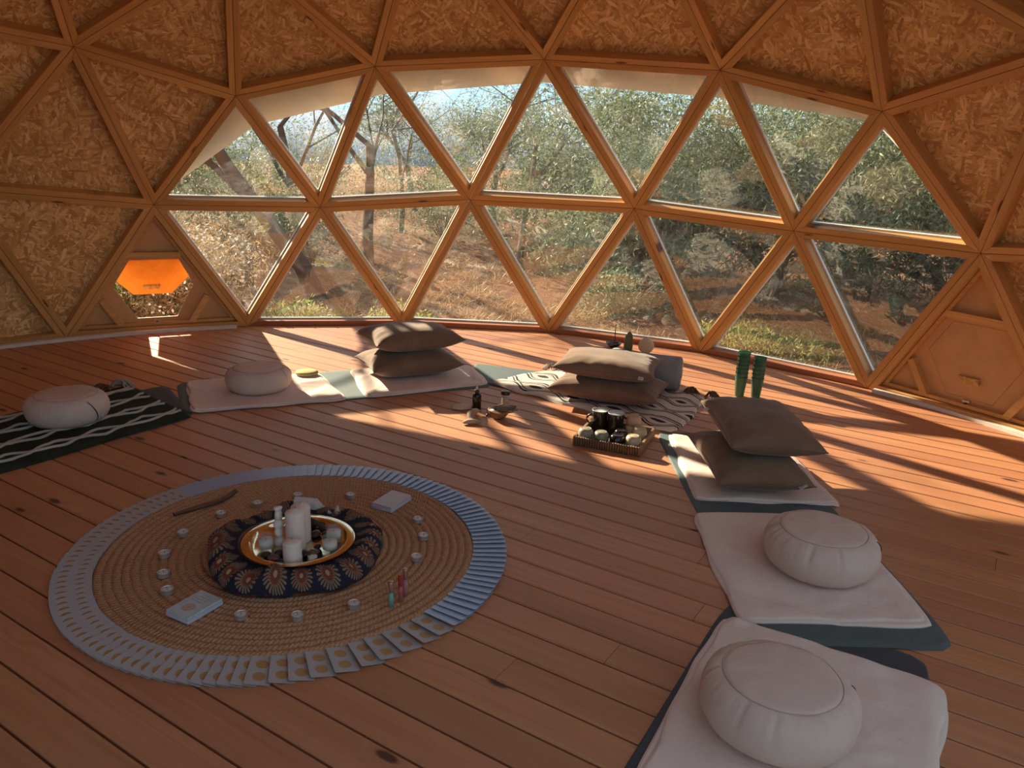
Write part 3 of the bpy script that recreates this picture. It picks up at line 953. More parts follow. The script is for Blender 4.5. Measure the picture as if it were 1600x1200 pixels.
# ================================================================ things in the room
M['mat'] = plain('yoga_mat_rubber', (0.095, 0.130, 0.133), 0.75, var=0.08, scale=90, bumpk=0.15)
M['mat_shaded'] = plain('yoga_mat_shaded', (0.055, 0.065, 0.078), 0.75, var=0.08, scale=90, bumpk=0.15)  # same teal-grey rubber, shade put into the colour for the shaded mats
M['cream'] = fabric('cream_blanket', (0.86, 0.69, 0.62), (0.82, 0.64, 0.57), 50, 0.95, 0.5, 0.1, crease=0.5)
M['zafu'] = fabric('zafu_cotton', (0.74, 0.56, 0.485), (0.70, 0.51, 0.44), 80, 0.95, 0.3, crease=0.3)
M['zafu_seam'] = fabric('zafu_seam', (0.56, 0.40, 0.33), None, 80)
M['slit'] = fabric('dark_slit', (0.10, 0.06, 0.05), None, 80)
M['taupe'] = fabric('taupe_velvet', (0.25, 0.148, 0.098), (0.205, 0.118, 0.077), 90, 0.85, 0.2, 0.25)
M['grey_cloth'] = fabric('grey_bolster', (0.30, 0.285, 0.285), None, 80, 0.9, 0.2)
M['tagwhite'] = fabric('tag_white', (0.72, 0.69, 0.66), None, 60)
M['tuft_green'] = fabric('dark_green_wool', (0.040, 0.048, 0.030), (0.028, 0.030, 0.020), 70, 1.0, 0.9)
M['tuft_white'] = fabric('white_wool', (0.62, 0.54, 0.48), None, 50, 1.0, 1.0)
M['tassel_tan'] = fabric('tassel_tan', (0.50, 0.39, 0.33), None, 60)
M['tassel_brown'] = fabric('tassel_brown', (0.22, 0.115, 0.08), None, 60)

# ---- layers lying on the floor: later ones drape over earlier ones
LAYERS = []
def _sd(poly, x, y):
    d = 1e9; n = len(poly)
    for i in range(n):
        ax, ay = poly[i]; bx, by = poly[(i + 1) % n]
        l = math.hypot(bx - ax, by - ay)
        d = min(d, ((bx - ax) * (y - ay) - (by - ay) * (x - ax)) / l)
    return d
def ccw(poly):
    a = sum(poly[i][0] * poly[(i + 1) % len(poly)][1] - poly[(i + 1) % len(poly)][0] * poly[i][1] for i in range(len(poly)))
    return poly if a > 0 else poly[::-1]
def Hgt(x, y, upto=None):
    h = 0.0
    for poly, t in LAYERS[:upto]:
        q = (_sd(poly, x, y) + 0.035) / 0.028
        if q > 0:
            q = min(1.0, q); h += t * q * q * (3 - 2 * q)
    return h

def slab(corners, t, nu, nv, mat, parent, name, wr=0.0, edge=0.0, seed=0, round_c=0.04, flat=(), sub=1.0, origin=(0, 0), extra=None, round_p=12):
    """thin soft sheet over the floor layers; corners a,b,c,d go round; local to origin"""
    corners = [Vector((c[0], c[1], 0)) for c in corners]
    bu = [0, 0.005, 0.018] + [0.018 + 0.964 * i / nu for i in range(1, nu)] + [0.982, 0.995, 1]
    bv = [0, 0.005, 0.018] + [0.018 + 0.964 * i / nv for i in range(1, nv)] + [0.982, 0.995, 1]
    Lu = (corners[1] - corners[0]).length; Lv = (corners[3] - corners[0]).length
    top = []; bot = []; uvs = []
    for j, v in enumerate(bv):
        for i, u in enumerate(bu):
            U, V_ = 2 * u - 1, 2 * v - 1
            U2 = U * (1 - round_c * abs(V_) ** round_p); V2 = V_ * (1 - round_c * abs(U) ** round_p)
            a, b = (U2 + 1) / 2, (V2 + 1) / 2
            p = (corners[0] * (1 - a) + corners[1] * a) * (1 - b) + (corners[3] * (1 - a) + corners[2] * a) * b
            x, y = p.x, p.y
            d = min(u * Lu, (1 - u) * Lu, v * Lv, (1 - v) * Lv)
            if edge:
                k = max(0.0, 1 - d / 0.18)
                x += edge * k * nz(x * 5 + seed, y * 5, 1.3 + seed); y += edge * k * nz(x * 5, y * 5 + seed, 7.7 + seed)
            h = Hgt(x, y)
            prof = math.sqrt(max(0.0, 1 - (1 - min(1.0, d / max(t, 0.004))) ** 2))
            w = 0.0
            if wr:
                n1 = nz(x * 4 + seed * 3.1, y * 4, seed); n2 = 1 - 2 * abs(nz(x * 7, y * 7 + seed * 1.7, seed + 4)); n3 = nz(x * 16, y * 16, seed + 9)
                cr = max(0.0, 1 - abs(nz(x * 3.1 + 9, y * 3.1 + seed, seed * 2.3)) * 9)
                w = wr * (0.55 * n1 + 0.40 * n2 + 0.25 * n3 + 0.9 * cr * (0.5 + n1))
                w = max(-t * 0.55, w)
                for fx, fy, fr in flat:
                    q = math.hypot(x - fx, y - fy) / fr
                    if q < 1.25: w *= max(0.0, min(1.0, (q - 0.95) / 0.3)) if q > 0.95 else 0.0
                w *= min(1.0, d / 0.02)
            z = h + 0.0006 + t * prof + w
            if extra: z += extra(u, v, x, y)
            top.append((x - origin[0], y - origin[1], z)); bot.append((x - origin[0], y - origin[1], h + 0.0006)); uvs.append((u * Lu, v * Lv))
    nU, nV = len(bu), len(bv); N = len(top)
    f = []
    for j in range(nV - 1):
        for i in range(nU - 1):
            q = j * nU + i
            f.append((q, q + 1, q + 1 + nU, q + nU)); f.append((q + N, q + nU + N, q + 1 + nU + N, q + 1 + N))
    ring = [i for i in range(nU)] + [j * nU + nU - 1 for j in range(1, nV)] + [(nV - 1) * nU + i for i in range(nU - 2, -1, -1)] + [j * nU for j in range(nV - 2, 0, -1)]
    for a, b in zip(ring, ring[1:] + ring[:1]): f.append((a, a + N, b + N, b))
    o = obj(name, top + bot, f, mat, parent, True, uvs + uvs)
    bm = bmesh.new(); bm.from_mesh(o.data); bmesh.ops.recalc_face_normals(bm, faces=bm.faces); bm.to_mesh(o.data); bm.free()
    return o

def quad_c(c): return (sum(p[0] for p in c) / 4, sum(p[1] for p in c) / 4)

def yoga_mat(corners, label, mat='mat', extra=None):
    c = quad_c(corners)
    o = slab(corners, 0.0055, 40, 16, M[mat], None, 'yoga_mat', origin=c, round_c=0.05, round_p=16, extra=extra)
    o.location = (c[0], c[1], 0)
    tag(o, label, 'yoga mat', 'yoga mats laid in a ring')
    LAYERS.append((ccw([tuple(p) for p in corners]), 0.0062))
    return o

def blanket(corners, label, flat=(), wr=0.006, seed=1, t=0.0065, edge=0.014, shift=0.014, mat='cream', extra2=None):
    c = quad_c(corners)
    th = thing('blanket', label, 'blanket', (c[0], c[1], 0), group='cream blankets on the mats')
    slab(corners, t, 44, 34, M[mat], th, 'lower_fold', wr * 0.4, edge, seed, 0.035, flat, origin=c)
    LAYERS.append((ccw([tuple(p) for p in corners]), t + 0.001))
    cc = Vector((c[0], c[1]))
    k = []
    for i, p in enumerate(corners):
        q = Vector(p); dr = (cc - q)
        k.append(tuple(q + dr.normalized() * shift * (1.0 + 0.9 * math.sin(seed * 2.1 + i * 1.9))))
    slab(k, t, 64, 50, M[mat], th, 'upper_fold', wr, edge * 1.2, seed + 5, 0.035, flat, origin=c, extra=extra2)
    LAYERS.append((ccw([tuple(p) for p in k]), t + 0.0015))
    return th

def rect(p, ang, L, W):
    d = Vector((math.cos(ang), math.sin(ang))); n = Vector((-d.y, d.x)); p = Vector(p)
    return [tuple(p), tuple(p + d * L), tuple(p + d * L + n * W), tuple(p + n * W)]

# mats
a1 = math.radians(15.0)
d1 = Vector((math.cos(a1), math.sin(a1)))
q = Vector((0.155, 1.765)) - d1 * 1.83
yoga_mat([(-1.6, 1.275), (0.17, 1.765), (0.225, 2.46), (-1.78, 1.92)], 'teal-grey yoga mat with shade in its colour, under the green tufted rug at far left', 'mat_shaded')
yoga_mat([(0.125, 1.845), (1.895, 1.36), (2.06, 1.95), (0.285, 2.47)], 'teal-grey yoga mat carrying two cream blankets at the back left')
def curl(u, v, x, y):
    return 0.05 * max(0.0, 1 - u / 0.09) ** 2 * (0.35 + 0.65 * v)
yoga_mat([(1.86, 1.52), (2.2, 0.32), (2.74, 0.9), (2.12, 1.89)], 'teal-grey yoga mat under the black and cream patterned throw', extra=None)
d5 = Vector((-0.939, -0.344)); n5 = Vector((0.344, -0.939))
p5 = Vector((1.02, -1.04))
yoga_mat([tuple(p5), tuple(p5 + d5 * 1.83), tuple(p5 + d5 * 1.83 + n5 * 0.62), tuple(p5 + n5 * 0.62)], 'teal-grey yoga mat with shade in its colour, at the lower right corner, nearest the viewer', 'mat_shaded')
d4 = Vector((-0.631, -0.776)); n4 = Vector((0.776, -0.631))
p4 = Vector((2.105, 0.225))
yoga_mat([tuple(p4), tuple(p4 + d4 * 1.93), tuple(p4 + d4 * 1.93 + n4 * 0.61), tuple(p4 + n4 * 0.61)], 'charcoal yoga mat on the right carrying two cream blankets')

# blankets
Z2 = (0.63, 2.03); Z7 = (1.44, -1.12); Z8 = (0.575, -1.50); Z1 = (-0.385, 2.01)
P3 = (1.575, 1.87); P4 = (2.30, 0.76); P6 = (1.955, -0.45)
blanket([(0.172, 1.835), (0.985, 1.595), (1.105, 2.19), (0.325, 2.43)], 'folded cream blanket under the round cushion at the back left', [(Z2[0], Z2[1], 0.20)], 0.006, 2)
blanket([(1.083, 1.565), (1.885, 1.40), (2.035, 1.82), (1.295, 2.165)], 'folded cream blanket under the middle back pillow pair', [(P3[0], P3[1], 0.24)], 0.005, 3)
blanket([(2.115, 0.15), (1.55, -0.48), (2.045, -0.885), (2.42, -0.44)], 'folded cream blanket under the right pillow pair', [(P6[0], P6[1], 0.25)], 0.008, 4, edge=0.018)
blanket([(1.432, -0.555), (0.897, -1.156), (1.415, -1.556), (1.93, -0.95)], 'folded cream blanket under the right-hand round cushion', [(Z7[0], Z7[1], 0.20)], 0.009, 5, edge=0.014)
def fold8(u, v, x, y):
    k = max(0.0, 1 - abs(u - 0.03) / 0.14) * max(0.0, min(1.0, (v - 0.1) * 3))
    return 0.016 * k * (0.6 + 0.6 * nz(x * 9, y * 9, 3)) * min(1, u * 40)
blanket([(0.885, -1.10), (0.12, -1.405), (0.33, -2.0), (1.125, -1.71)], 'rumpled cream blanket under the nearest round cushion, lower right corner', [(Z8[0], Z8[1], 0.20)], 0.009, 6, edge=0.02, extra2=fold8)

# green tufted rug on the left mat
def green_rug():
    aa = math.radians(18.5)
    dr = Vector((math.cos(aa), math.sin(aa))); nr = Vector((-dr.y, dr.x))
    p = Vector((0.155, 1.775))
    W, L = 0.74, 1.55
    cor = [tuple(p - dr * L), tuple(p), tuple(Vector((0.03, 2.53))), tuple(p - dr * L + nr * W)]
    c = quad_c(cor)
    th = thing('tufted_rug', 'dark green tufted rug with white diamond lines and tassels at far left', 'rug', (c[0], c[1], 0))
    slab(cor, 0.014, 70, 34, M['tuft_green'], th, 'pile', 0.0025, 0.012, 11, 0.01, [(Z1[0], Z1[1], 0.19)], origin=c)
    LAYERS.append((ccw(cor), 0.0152))
    C4 = [Vector((*q, 0)) for q in cor]
    def pt(u, v):
        q = (C4[0] * (1 - u) + C4[1] * u) * (1 - v) + (C4[3] * (1 - u) + C4[2] * u) * v
        return Vector((q.x - c[0], q.y - c[1], Hgt(q.x, q.y) + 0.004))
    # zigzag bands of white yarn, crossing into diamonds
    bands = [(0.13, 0.075, 0.0, 7), (0.13, 0.075, 1.0, 7), (0.375, 0.075, 0.4, 6.5), (0.375, 0.075, 1.4, 6.5), (0.62, 0.075, 0.1, 7), (0.62, 0.075, 1.1, 7), (0.87, 0.07, 0.5, 6.5), (0.87, 0.07, 1.5, 6.5)]
    for bi, (v0, amp, ph, per) in enumerate(bands):
        pts = []; n = int(per * 8)
        for i in range(n + 1):
            u = 0.015 + 0.97 * i / n
            tri = abs(((u * per + ph) % 2.0) - 1.0) * 2 - 1
            vv = v0 + amp * tri * (0.8 + 0.5 * nz(u * 4, bi * 7.7)) + 0.030 * nz(u * 22, bi * 3.3)
            pts.append(pt(u, min(0.985, max(0.012, vv))))
        rr = [0.0078 * (1 + 0.25 * nz(i * 0.9, bi)) for i in range(len(pts))]
        mb = MB().tube(pts, rr, 7)
        mb.build('yarn_line', M['tuft_white'], th, True)
    return th, pt
rug_thing, rug_pt = green_rug()

def tassel(parent, base, dirv, mat, n=34, L=0.085, spread=0.5, seed=0):
    rn = random.Random(seed); mb = MB()
    d = Vector(dirv).normalized()
    for i in range(n):
        s = Vector((rn.gauss(0, 1), rn.gauss(0, 1), rn.gauss(0, 0.7))) * spread
        e = (d + s).normalized(); l = L * rn.uniform(0.6, 1.1)
        b = Vector(base)
        e.z = abs(e.z) * 0.6; p1 = b + e * l * 0.5 + Vector((0, 0, 0.010)); p2 = b + e * l - Vector((0, 0, b.z * 0.8))
        if p1.z < 0.008: p1.z = 0.008
        if p2.z < 0.005: p2.z = 0.005
        mb.tube([b, p1, p2], [0.004, 0.0048, 0.0040], 5)
    return mb.build('tassel', mat, parent)
t1 = rug_pt(0.97, 0.985)
tassel(rug_thing, t1 + Vector((0.0, 0.0, 0.015)), (0.2, 0.8, 0.25), M['tassel_tan'], 110, 0.075, 0.7, 1)
tassel(rug_thing, rug_pt(0.90, 0.985) + Vector((0, 0, 0.012)), (-0.35, 0.8, 0.2), M['tassel_brown'], 90, 0.07, 0.65, 2)

# black and cream ogee throw
def ogee_mat():
    t = NT('ogee_print')
    uv = t.coord('UV')
    s = t.sep(uv)
    wob = t.noise(uv, 6, 2, 0.5).outputs[0]
    x = t.math('ADD', s[0], t.math('MULTIPLY', wob, 0.02))
    y = t.math('MULTIPLY', s[1], 4.3)
    row = t.math('FLOOR', y)
    yy = t.math('ABSOLUTE', t.math('SUBTRACT', t.math('FRACT', y), 0.5))
    ph = t.math('MULTIPLY', t.math('MODULO', row, 2.0), PI)
    cs = t.math('COSINE', t.math('ADD', t.math('MULTIPLY', x, 2 * PI / 0.30), ph))
    b = t.math('ADD', 0.265, t.math('MULTIPLY', cs, 0.155))
    df = t.math('SUBTRACT', yy, b)
    l1 = t.math('LESS_THAN', t.math('ABSOLUTE', df), 0.036)
    l2 = t.math('LESS_THAN', t.math('ABSOLUTE', t.math('ADD', df, 0.115)), 0.024)
    eye = t.math('LESS_THAN', yy, t.math('SUBTRACT', t.math('MULTIPLY', cs, 0.19), 0.075))
    m_ = t.math('MAXIMUM', t.math('MAXIMUM', l1, l2), eye)
    n = t.noise(uv, 300, 2, 0.6).outputs[0]
    c = t.mix(m_, (0.74, 0.64, 0.56), (0.018, 0.017, 0.022))
    p = t.principled(c, 0.95, normal=t.bump(n, 0.3, 0.003))
    return t.m
M['ogee'] = ogee_mat()
cor = [(1.888, 1.435), (2.155, 0.13), (2.83, 0.43), (2.70, 1.45)]
c = quad_c(cor)
throw = thing('patterned_throw', 'cream throw with black wavy ogee print, tassels at the corners', 'throw', (c[0], c[1], 0))
o = slab(cor, 0.016, 70, 44, M['ogee'], throw, 'cloth', 0.004, 0.03, 21, 0.03, [(P4[0], P4[1], 0.30), (2.6, 0.86, 0.3)], origin=c)
LAYERS.append((ccw(cor), 0.0172))
for i, (bx, by, dx, dy, mt) in enumerate(((2.83, 0.55, 0.6, 0.5, 'tassel_brown'), (2.86, 0.42, 0.8, -0.2, 'tassel_brown'), (2.70, 1.45, 0.3, 0.8, 'tassel_tan'), (2.45, 1.455, 0.0, 0.9, 'tassel_tan'))):
    tassel(throw, (bx - c[0], by - c[1], 0.03), (dx, dy, 0.25), M[mt], 70, 0.055, 0.75, 30 + i)

# ---- round meditation cushions
def zafu(xy, rz, label, R=0.2, hh=0.15, seed=0, slit=True, sq=1.0, tag_=True):
    z0 = Hgt(*xy) + 0.0015
    th = thing('meditation_cushion', label, 'cushion', (xy[0], xy[1], z0), rz, 'round meditation cushions')
    k = R / 0.2; h = hh / 0.15
    prof = [(0.0, 0.0), (0.10, 0.0), (0.145, 0.001), (0.166, 0.007), (0.184, 0.022), (0.196, 0.045), (0.200, 0.070), (0.199, 0.092), (0.193, 0.112), (0.182, 0.128), (0.168, 0.139), (0.155, 0.1445), (0.148, 0.1455)]
    prof = [(r * k, z * h) for r, z in prof]
    rn = random.Random(seed)
    pleat = [(rn.uniform(0, 2 * PI), rn.uniform(0.02, 0.06), rn.uniform(0.25, 1.0)) for _ in range(40)]
    n = len(prof)
    def fn(r, z, a, i):
        zz = z / (0.15 * h)
        s = max(0.0, (zz - 0.45) / 0.5) if i < n - 1 else 0.25
        s = min(1.0, s) * (1.0 if i < n - 2 else 0.6)
        d = 0.0
        for pa, pw, ps in pleat:
            q = abs((a - pa + PI) % (2 * PI) - PI) / pw
            if q < 1: d -= ps * (1 - q) ** 1.5
        s2 = max(0.0, (0.2 - zz) / 0.2) if i > 1 else 0
        rr = r + (0.0115 * s + 0.005 * s2) * d * k + 0.004 * nz(math.cos(a) * 1.7 + seed, math.sin(a) * 1.7, zz * 2) * (i > 2)
        return rr * (1.0 + 0.0 * a), z + (0.004 * nz(math.cos(a) * 2 + seed, math.sin(a) * 2, 3) if i > 6 else 0)
    o = MB().lathe(prof, 150, (0, 0, 0), fn).build('side_band', M['zafu'], th, True)
    ztop = 0.1455 * h
    tp = [(0.1485 * k, ztop - 0.004), (0.147 * k, ztop + 0.001), (0.135 * k, ztop + 0.0045), (0.11 * k, ztop + 0.008), (0.07 * k, ztop + 0.0105), (0.03 * k, ztop + 0.0115), (0.0, ztop + 0.0118)]
    def fn2(r, z, a, i):
        return r, z + 0.004 * nz(math.cos(a) * 2 + seed, math.sin(a) * 2, 3) * min(1.0, r / (0.1 * k)) ** 2 + 0.003 * nz(r * math.cos(a) * 14 + seed, r * math.sin(a) * 14, 5)
    MB().lathe(tp, 90, (0, 0, 0), fn2).build('top_panel', M['zafu'], th, True)
    sp = [(0.1485 * k * math.cos(2 * PI * i / 90), 0.1485 * k * math.sin(2 * PI * i / 90), ztop + 0.0005 + 0.004 * nz(math.cos(2 * PI * i / 90) * 2 + seed, math.sin(2 * PI * i / 90) * 2, 3)) for i in range(91)]
    MB().tube(sp, 0.0016, 6).build('seam', M['zafu_seam'], th, True)
    if slit:
        pts = []
        for i in range(13):
            f_ = i / 12; a = 0.0 + 0.22 * math.sin(f_ * 1.6)
            zz = 0.02 + 0.112 * (1 - f_); r = np.interp(zz, [p[1] / h for p in prof[3:]], [p[0] / k for p in prof[3:]]) + 0.0015
            pts.append((r * k * math.cos(a), r * k * math.sin(a), zz * h))
        MB().tube(pts, [0.0016 + 0.0014 * math.sin(PI * i / 12) for i in range(13)], 6).build('side_opening', M['slit'], th, True)
    if tag_:
        a = 0.35
        mb = MB().box((0, 0, 0), (0.022, 0.003, 0.03), Matrix.Rotation(0.35, 3, 'X'))
        tg = mb.build('tag', M['tagwhite'], th); tg.location = (0.204 * k * math.cos(a), 0.204 * k * math.sin(a), 0.05 * h); tg.rotation_euler = (0, 0, a + PI / 2)
    return th
zafu(Z1, -1.2, 'pale round cushion on the green tufted rug', 0.195, 0.148, 1)
zafu(Z2, -0.35, 'pale round cushion on the blanket at the back left', 0.19, 0.135, 2)
zafu(Z7, -1.05, 'beige round cushion on the blanket right of centre', 0.20, 0.155, 3)
zafu(Z8, -0.75, 'beige round cushion nearest the viewer, lower right corner', 0.198, 0.150, 4)
# flat yellow disc on the back-left blanket
o = MB().lathe([(0.0, 0.0), (0.062, 0.0), (0.072, 0.008), (0.07, 0.018), (0.05, 0.024), (0.0, 0.026)], 36).build('small_pad', fabric('yellow_pad', (0.62, 0.52, 0.22), None, 60), None, True)
o.location = (1.0, 2.17, Hgt(1.0, 2.17) + 0.001)
tag(o, 'small flat yellow round pad on the blanket behind the cushion', 'pad')

# ---- pillows
def pillow(xy, rz, z0, label, L=0.60, W=0.44, h=0.085, seed=0, tilt=(0, 0), tagpos=None):
    th = thing('pillow', label, 'pillow', (xy[0], xy[1], z0), 0, 'taupe velvet pillows')
    th.rotation_euler = (tilt[0], tilt[1], rz)
    n = 34
    ts = [math.sin((2 * i / n - 1) * PI / 2 * 0.999) for i in range(n + 1)]
    top = []; bot = []
    for v in ts:
        for u in ts:
            px = 1 - 0.085 * (1 - v * v) ** 1.0 * abs(u) ** 3; py = 1 - 0.10 * (1 - u * u) ** 1.0 * abs(v) ** 3
            x = L / 2 * u * px; y = W / 2 * v * py
            b = max(0.0, (1 - abs(u) ** 2.9)) ** 0.5 * max(0.0, (1 - abs(v) ** 2.9)) ** 0.5
            e = max(abs(u), abs(v))
            wr = 0.006 * nz(x * 9 + seed, y * 9, seed) + 0.0045 * (1 - 2 * abs(nz(x * 16 + seed * 2, y * 16, 2))) * (e ** 2)
            cr = 0.006 * math.sin(math.atan2(v, u) * 19 + seed) * max(0.0, e - 0.55) * 2 * b
            top.append((x, y, h + (h * b + (wr + cr) * min(1, b * 3))))
            bot.append((x, y, h - h * min(b, 0.985) - (0.0 if b > 0.8 else 0.3 * cr)))
    N = len(top); m_ = n + 1; f = []
    for j in range(n):
        for i in range(n):
            q = j * m_ + i
            f.append((q, q + 1, q + 1 + m_, q + m_)); f.append((q + N, q + m_ + N, q + 1 + m_ + N, q + 1 + N))
    o = obj('cover', top + bot, f, M['taupe'], th, True)
    bm = bmesh.new(); bm.from_mesh(o.data); bmesh.ops.remove_doubles(bm, verts=bm.verts, dist=2e-4); bmesh.ops.recalc_face_normals(bm, faces=bm.faces); bm.to_mesh(o.data); bm.free()
    o.data.polygons.foreach_set('use_smooth', [True] * len(o.data.polygons))
    # seam round the rim
    pts = []
    def rim(u, v):
        px = 1 - 0.085 * (1 - v * v) * abs(u) ** 3; py = 1 - 0.10 * (1 - u * u) * abs(v) ** 3
        return (L / 2 * u * px, W / 2 * v * py, h)
    for i in range(24): pts.append(rim(-1 + 2 * i / 24, -1))
    for i in range(24): pts.append(rim(1, -1 + 2 * i / 24))
    for i in range(24): pts.append(rim(1 - 2 * i / 24, 1))
    for i in range(25): pts.append(rim(-1, 1 - 2 * i / 24))
    MB().tube(pts, 0.0028, 6).build('seam', M['taupe'], th, True)
    if tagpos:
        p = rim(*tagpos)
        mb = MB().box((p[0] * 1.02, p[1] * 1.03, p[2]), (0.03, 0.035, 0.002), Matrix.Rotation(0.5, 3, 'X'))
        mb.build('tag', M['tagwhite'], th)
    return th
za = Hgt(*P3) + 0.001
pillow(P3, math.radians(-13), za, 'lower taupe pillow of the middle back stack', 0.60, 0.43, 0.080, 1)
pillow((1.60, 1.90), math.radians(-10), za + 0.154, 'upper taupe pillow of the middle back stack', 0.60, 0.43, 0.080, 2, (0.0, 0.015))
za = Hgt(*P4) + 0.001
pillow(P4, math.radians(-60), za, 'lower taupe pillow on the black and cream throw', 0.66, 0.44, 0.070, 3, (0, 0))
pillow((2.31, 0.79), math.radians(-55), za + 0.134, 'upper taupe pillow on the black and cream throw', 0.60, 0.46, 0.066, 4, (0.0, 0.02), (0.72, -1))
za = Hgt(*P6) + 0.001
pillow(P6, math.radians(51 + 180), za, 'lower taupe pillow of the right-hand stack', 0.61, 0.42, 0.078, 5, (0, 0), (1, 0.72))
pillow((2.035, -0.44), math.radians(50 + 180), za + 0.150, 'upper taupe pillow of the right-hand stack', 0.61, 0.42, 0.078, 6, (-0.02, 0.03), (-0.6, -1))

# grey bolster behind the pillows on the throw
def bolster():
    bx, by = 2.80, 0.63; ax = Vector((-0.49, 0.87, 0)).normalized()
    r = 0.108
    z0 = Hgt(2.70, 0.80)
    th = thing('bolster', 'grey cylindrical bolster with white tags behind the throw pillows', 'bolster', (bx, by, z0 + r + 0.001))
    Mr = ax.to_track_quat('Z', 'Y').to_matrix()
    def fn(rr, z, a, i): return rr * (1 + 0.012 * nz(math.cos(a) * 2, math.sin(a) * 2, z * 9)), z
    mb = MB().lathe([(r * 0.93, 0.0), (r * 0.985, 0.004), (r, 0.014), (r, 0.15), (r, 0.30), (r, 0.46), (r, 0.566), (r * 0.985, 0.576), (r * 0.93, 0.58)], 48, (0, 0, 0), fn)
    mb.v = [Mr @ v for v in mb.v]; mb.build('body', M['grey_cloth'], th, True)
    for z in (-0.003, 0.583):
        s = -1 if z < 0 else 1
        mb = MB().lathe([(0.0, z + s * 0.004), (r * 0.6, z + s * 0.003), (r * 0.95, z - s * 0.003), (r * 0.95, z - s * 0.006)] if s > 0 else [(r * 0.95, z - s * 0.006), (r * 0.95, z - s * 0.003), (r * 0.6, z + s * 0.003), (0.0, z + s * 0.004)], 48)
        mb.v = [Mr @ v for v in mb.v]; o = mb.build('end_cap', M['grey_cloth'], th, True)
        if s < 0:
            for (tx, ty, w_, h_) in ((0.01, 0.045, 0.04, 0.035), (-0.015, -0.045, 0.035, 0.03)):
                up = Vector((0, 0, 1)); sd = ax.cross(up)
                mb2 = MB().box((0, 0, 0), (w_, 0.0025, h_))
                tg = mb2.build('tag', M['tagwhite'], o)
                tg.rotation_euler = (0, 0, math.atan2(sd.y, sd.x)); tg.location = -ax * 0.0095 + sd * tx + up * ty
    return th
bolster()

# ================================================================ centre piece
RC = (-0.014, 0.122); RR = 0.652
def jute_mat():
    t = NT('jute_braid')
    v = t.coord('Object'); s = t.sep(v)
    r = t.math('SQRT', t.math('ADD', t.math('POWER', s[0], 2.0), t.math('POWER', s[1], 2.0)))
    ang = t.math('ARCTAN2', s[1], s[0])
    rows = t.math('DIVIDE', r, 0.0285)
    fr = t.math('FRACT', rows)
    along = t.math('MULTIPLY', ang, t.math('MULTIPLY', t.math('ADD', t.math('FLOOR', rows), 0.5), 0.0285 * 2 * PI / 0.015))
    ch = t.math('ABSOLUTE', t.math('SUBTRACT', fr, 0.5))
    br = t.math('SINE', t.math('ADD', along, t.math('MULTIPLY', ch, 9.0)))
    n = t.noise(v, 120, 3, 0.7).outputs[0]
    n2 = t.noise(v, 5, 3, 0.6).outputs[0]
    h = t.math('ADD', t.math('MULTIPLY', br, 0.5), t.math('MULTIPLY', n, 1.6))
    c = t.ramp(t.math('ADD', t.math('MULTIPLY', br, 0.09), n), [(0.25, (0.30, 0.13, 0.062)), (0.5, (0.47, 0.235, 0.12)), (0.8, (0.61, 0.35, 0.195))])
    c = t.mix(t.math('MULTIPLY', t.smooth(n2, 0.35, 0.75), 0.35), c, (0.54, 0.29, 0.155))
    t.principled(c, 0.95, normal=t.bump(h, 0.5, 0.004))
    return t.m
M['jute'] = jute_mat()
pitch = 0.0285; rows = 23
prof = [(0.0, 0.012)]
for i in range(rows):
    for q in range(1, 8):
        f_ = q / 7
        prof.append(((i + f_) * pitch, 0.0055 + 0.0080 * math.sin(PI * f_) ** 0.6))
prof += [(rows * pitch + 0.002, 0.0045), (rows * pitch + 0.0005, 0.001), (rows * pitch - 0.006, 0.0004), (0.0, 0.0004)]
def fnr(r, z, a, i): return r * (1 + 0.006 * nz(math.cos(a) * 1.5, math.sin(a) * 1.5, 2)), z + (0.0012 * nz(r * 9 * math.cos(a), r * 9 * math.sin(a), 1) if z > 0.005 else 0)
o = MB().lathe(prof, 180, (0, 0, 0), fnr).build('jute_rug', M['jute'], None, True)
o.location = (RC[0], RC[1], 0)
tag(o, 'round braided jute rug in the middle of the floor', 'rug')
RT = 0.0145

# ---- fan of cards round the rug
def card_mat(face):
    t = NT('card_face' if face else 'card_back_sky')
    v = t.coord('Object'); s = t.sep(v)
    if face:
        m_ = None
        for cx in (-0.027, 0.027):
            d = t.math('SQRT', t.math('ADD', t.math('POWER', t.math('SUBTRACT', s[0], cx), 2.0), t.math('POWER', s[1], 2.0)))
            ang = t.math('ARCTAN2', s[1], t.math('SUBTRACT', s[0], cx))
            rim = t.math('ADD', 0.0185, t.math('MULTIPLY', t.math('SINE', t.math('MULTIPLY', ang, 18.0)), 0.0009))
            q = t.math('LESS_THAN', d, rim)
            m_ = q if m_ is None else t.math('MAXIMUM', m_, q)
        n = t.noise(v, 350, 3, 0.6).outputs[0]
        gold = t.mix(n, (0.52, 0.31, 0.12), (0.32, 0.165, 0.07))
        n2 = t.noise(v, 120, 3, 0.6).outputs[0]
        c = t.mix(m_, t.mix(n2, (0.47, 0.44, 0.45), (0.40, 0.37, 0.38)), gold)
        t.principled(c, 0.5)
    else:
        n2 = t.noise(v, 60, 3, 0.6).outputs[0]
        c = t.mix(n2, (0.40, 0.49, 0.68), (0.33, 0.42, 0.60))  # pale blue print, with the blue of reflected sky mixed into the colour
        t.principled(c, 0.28)
    return t.m
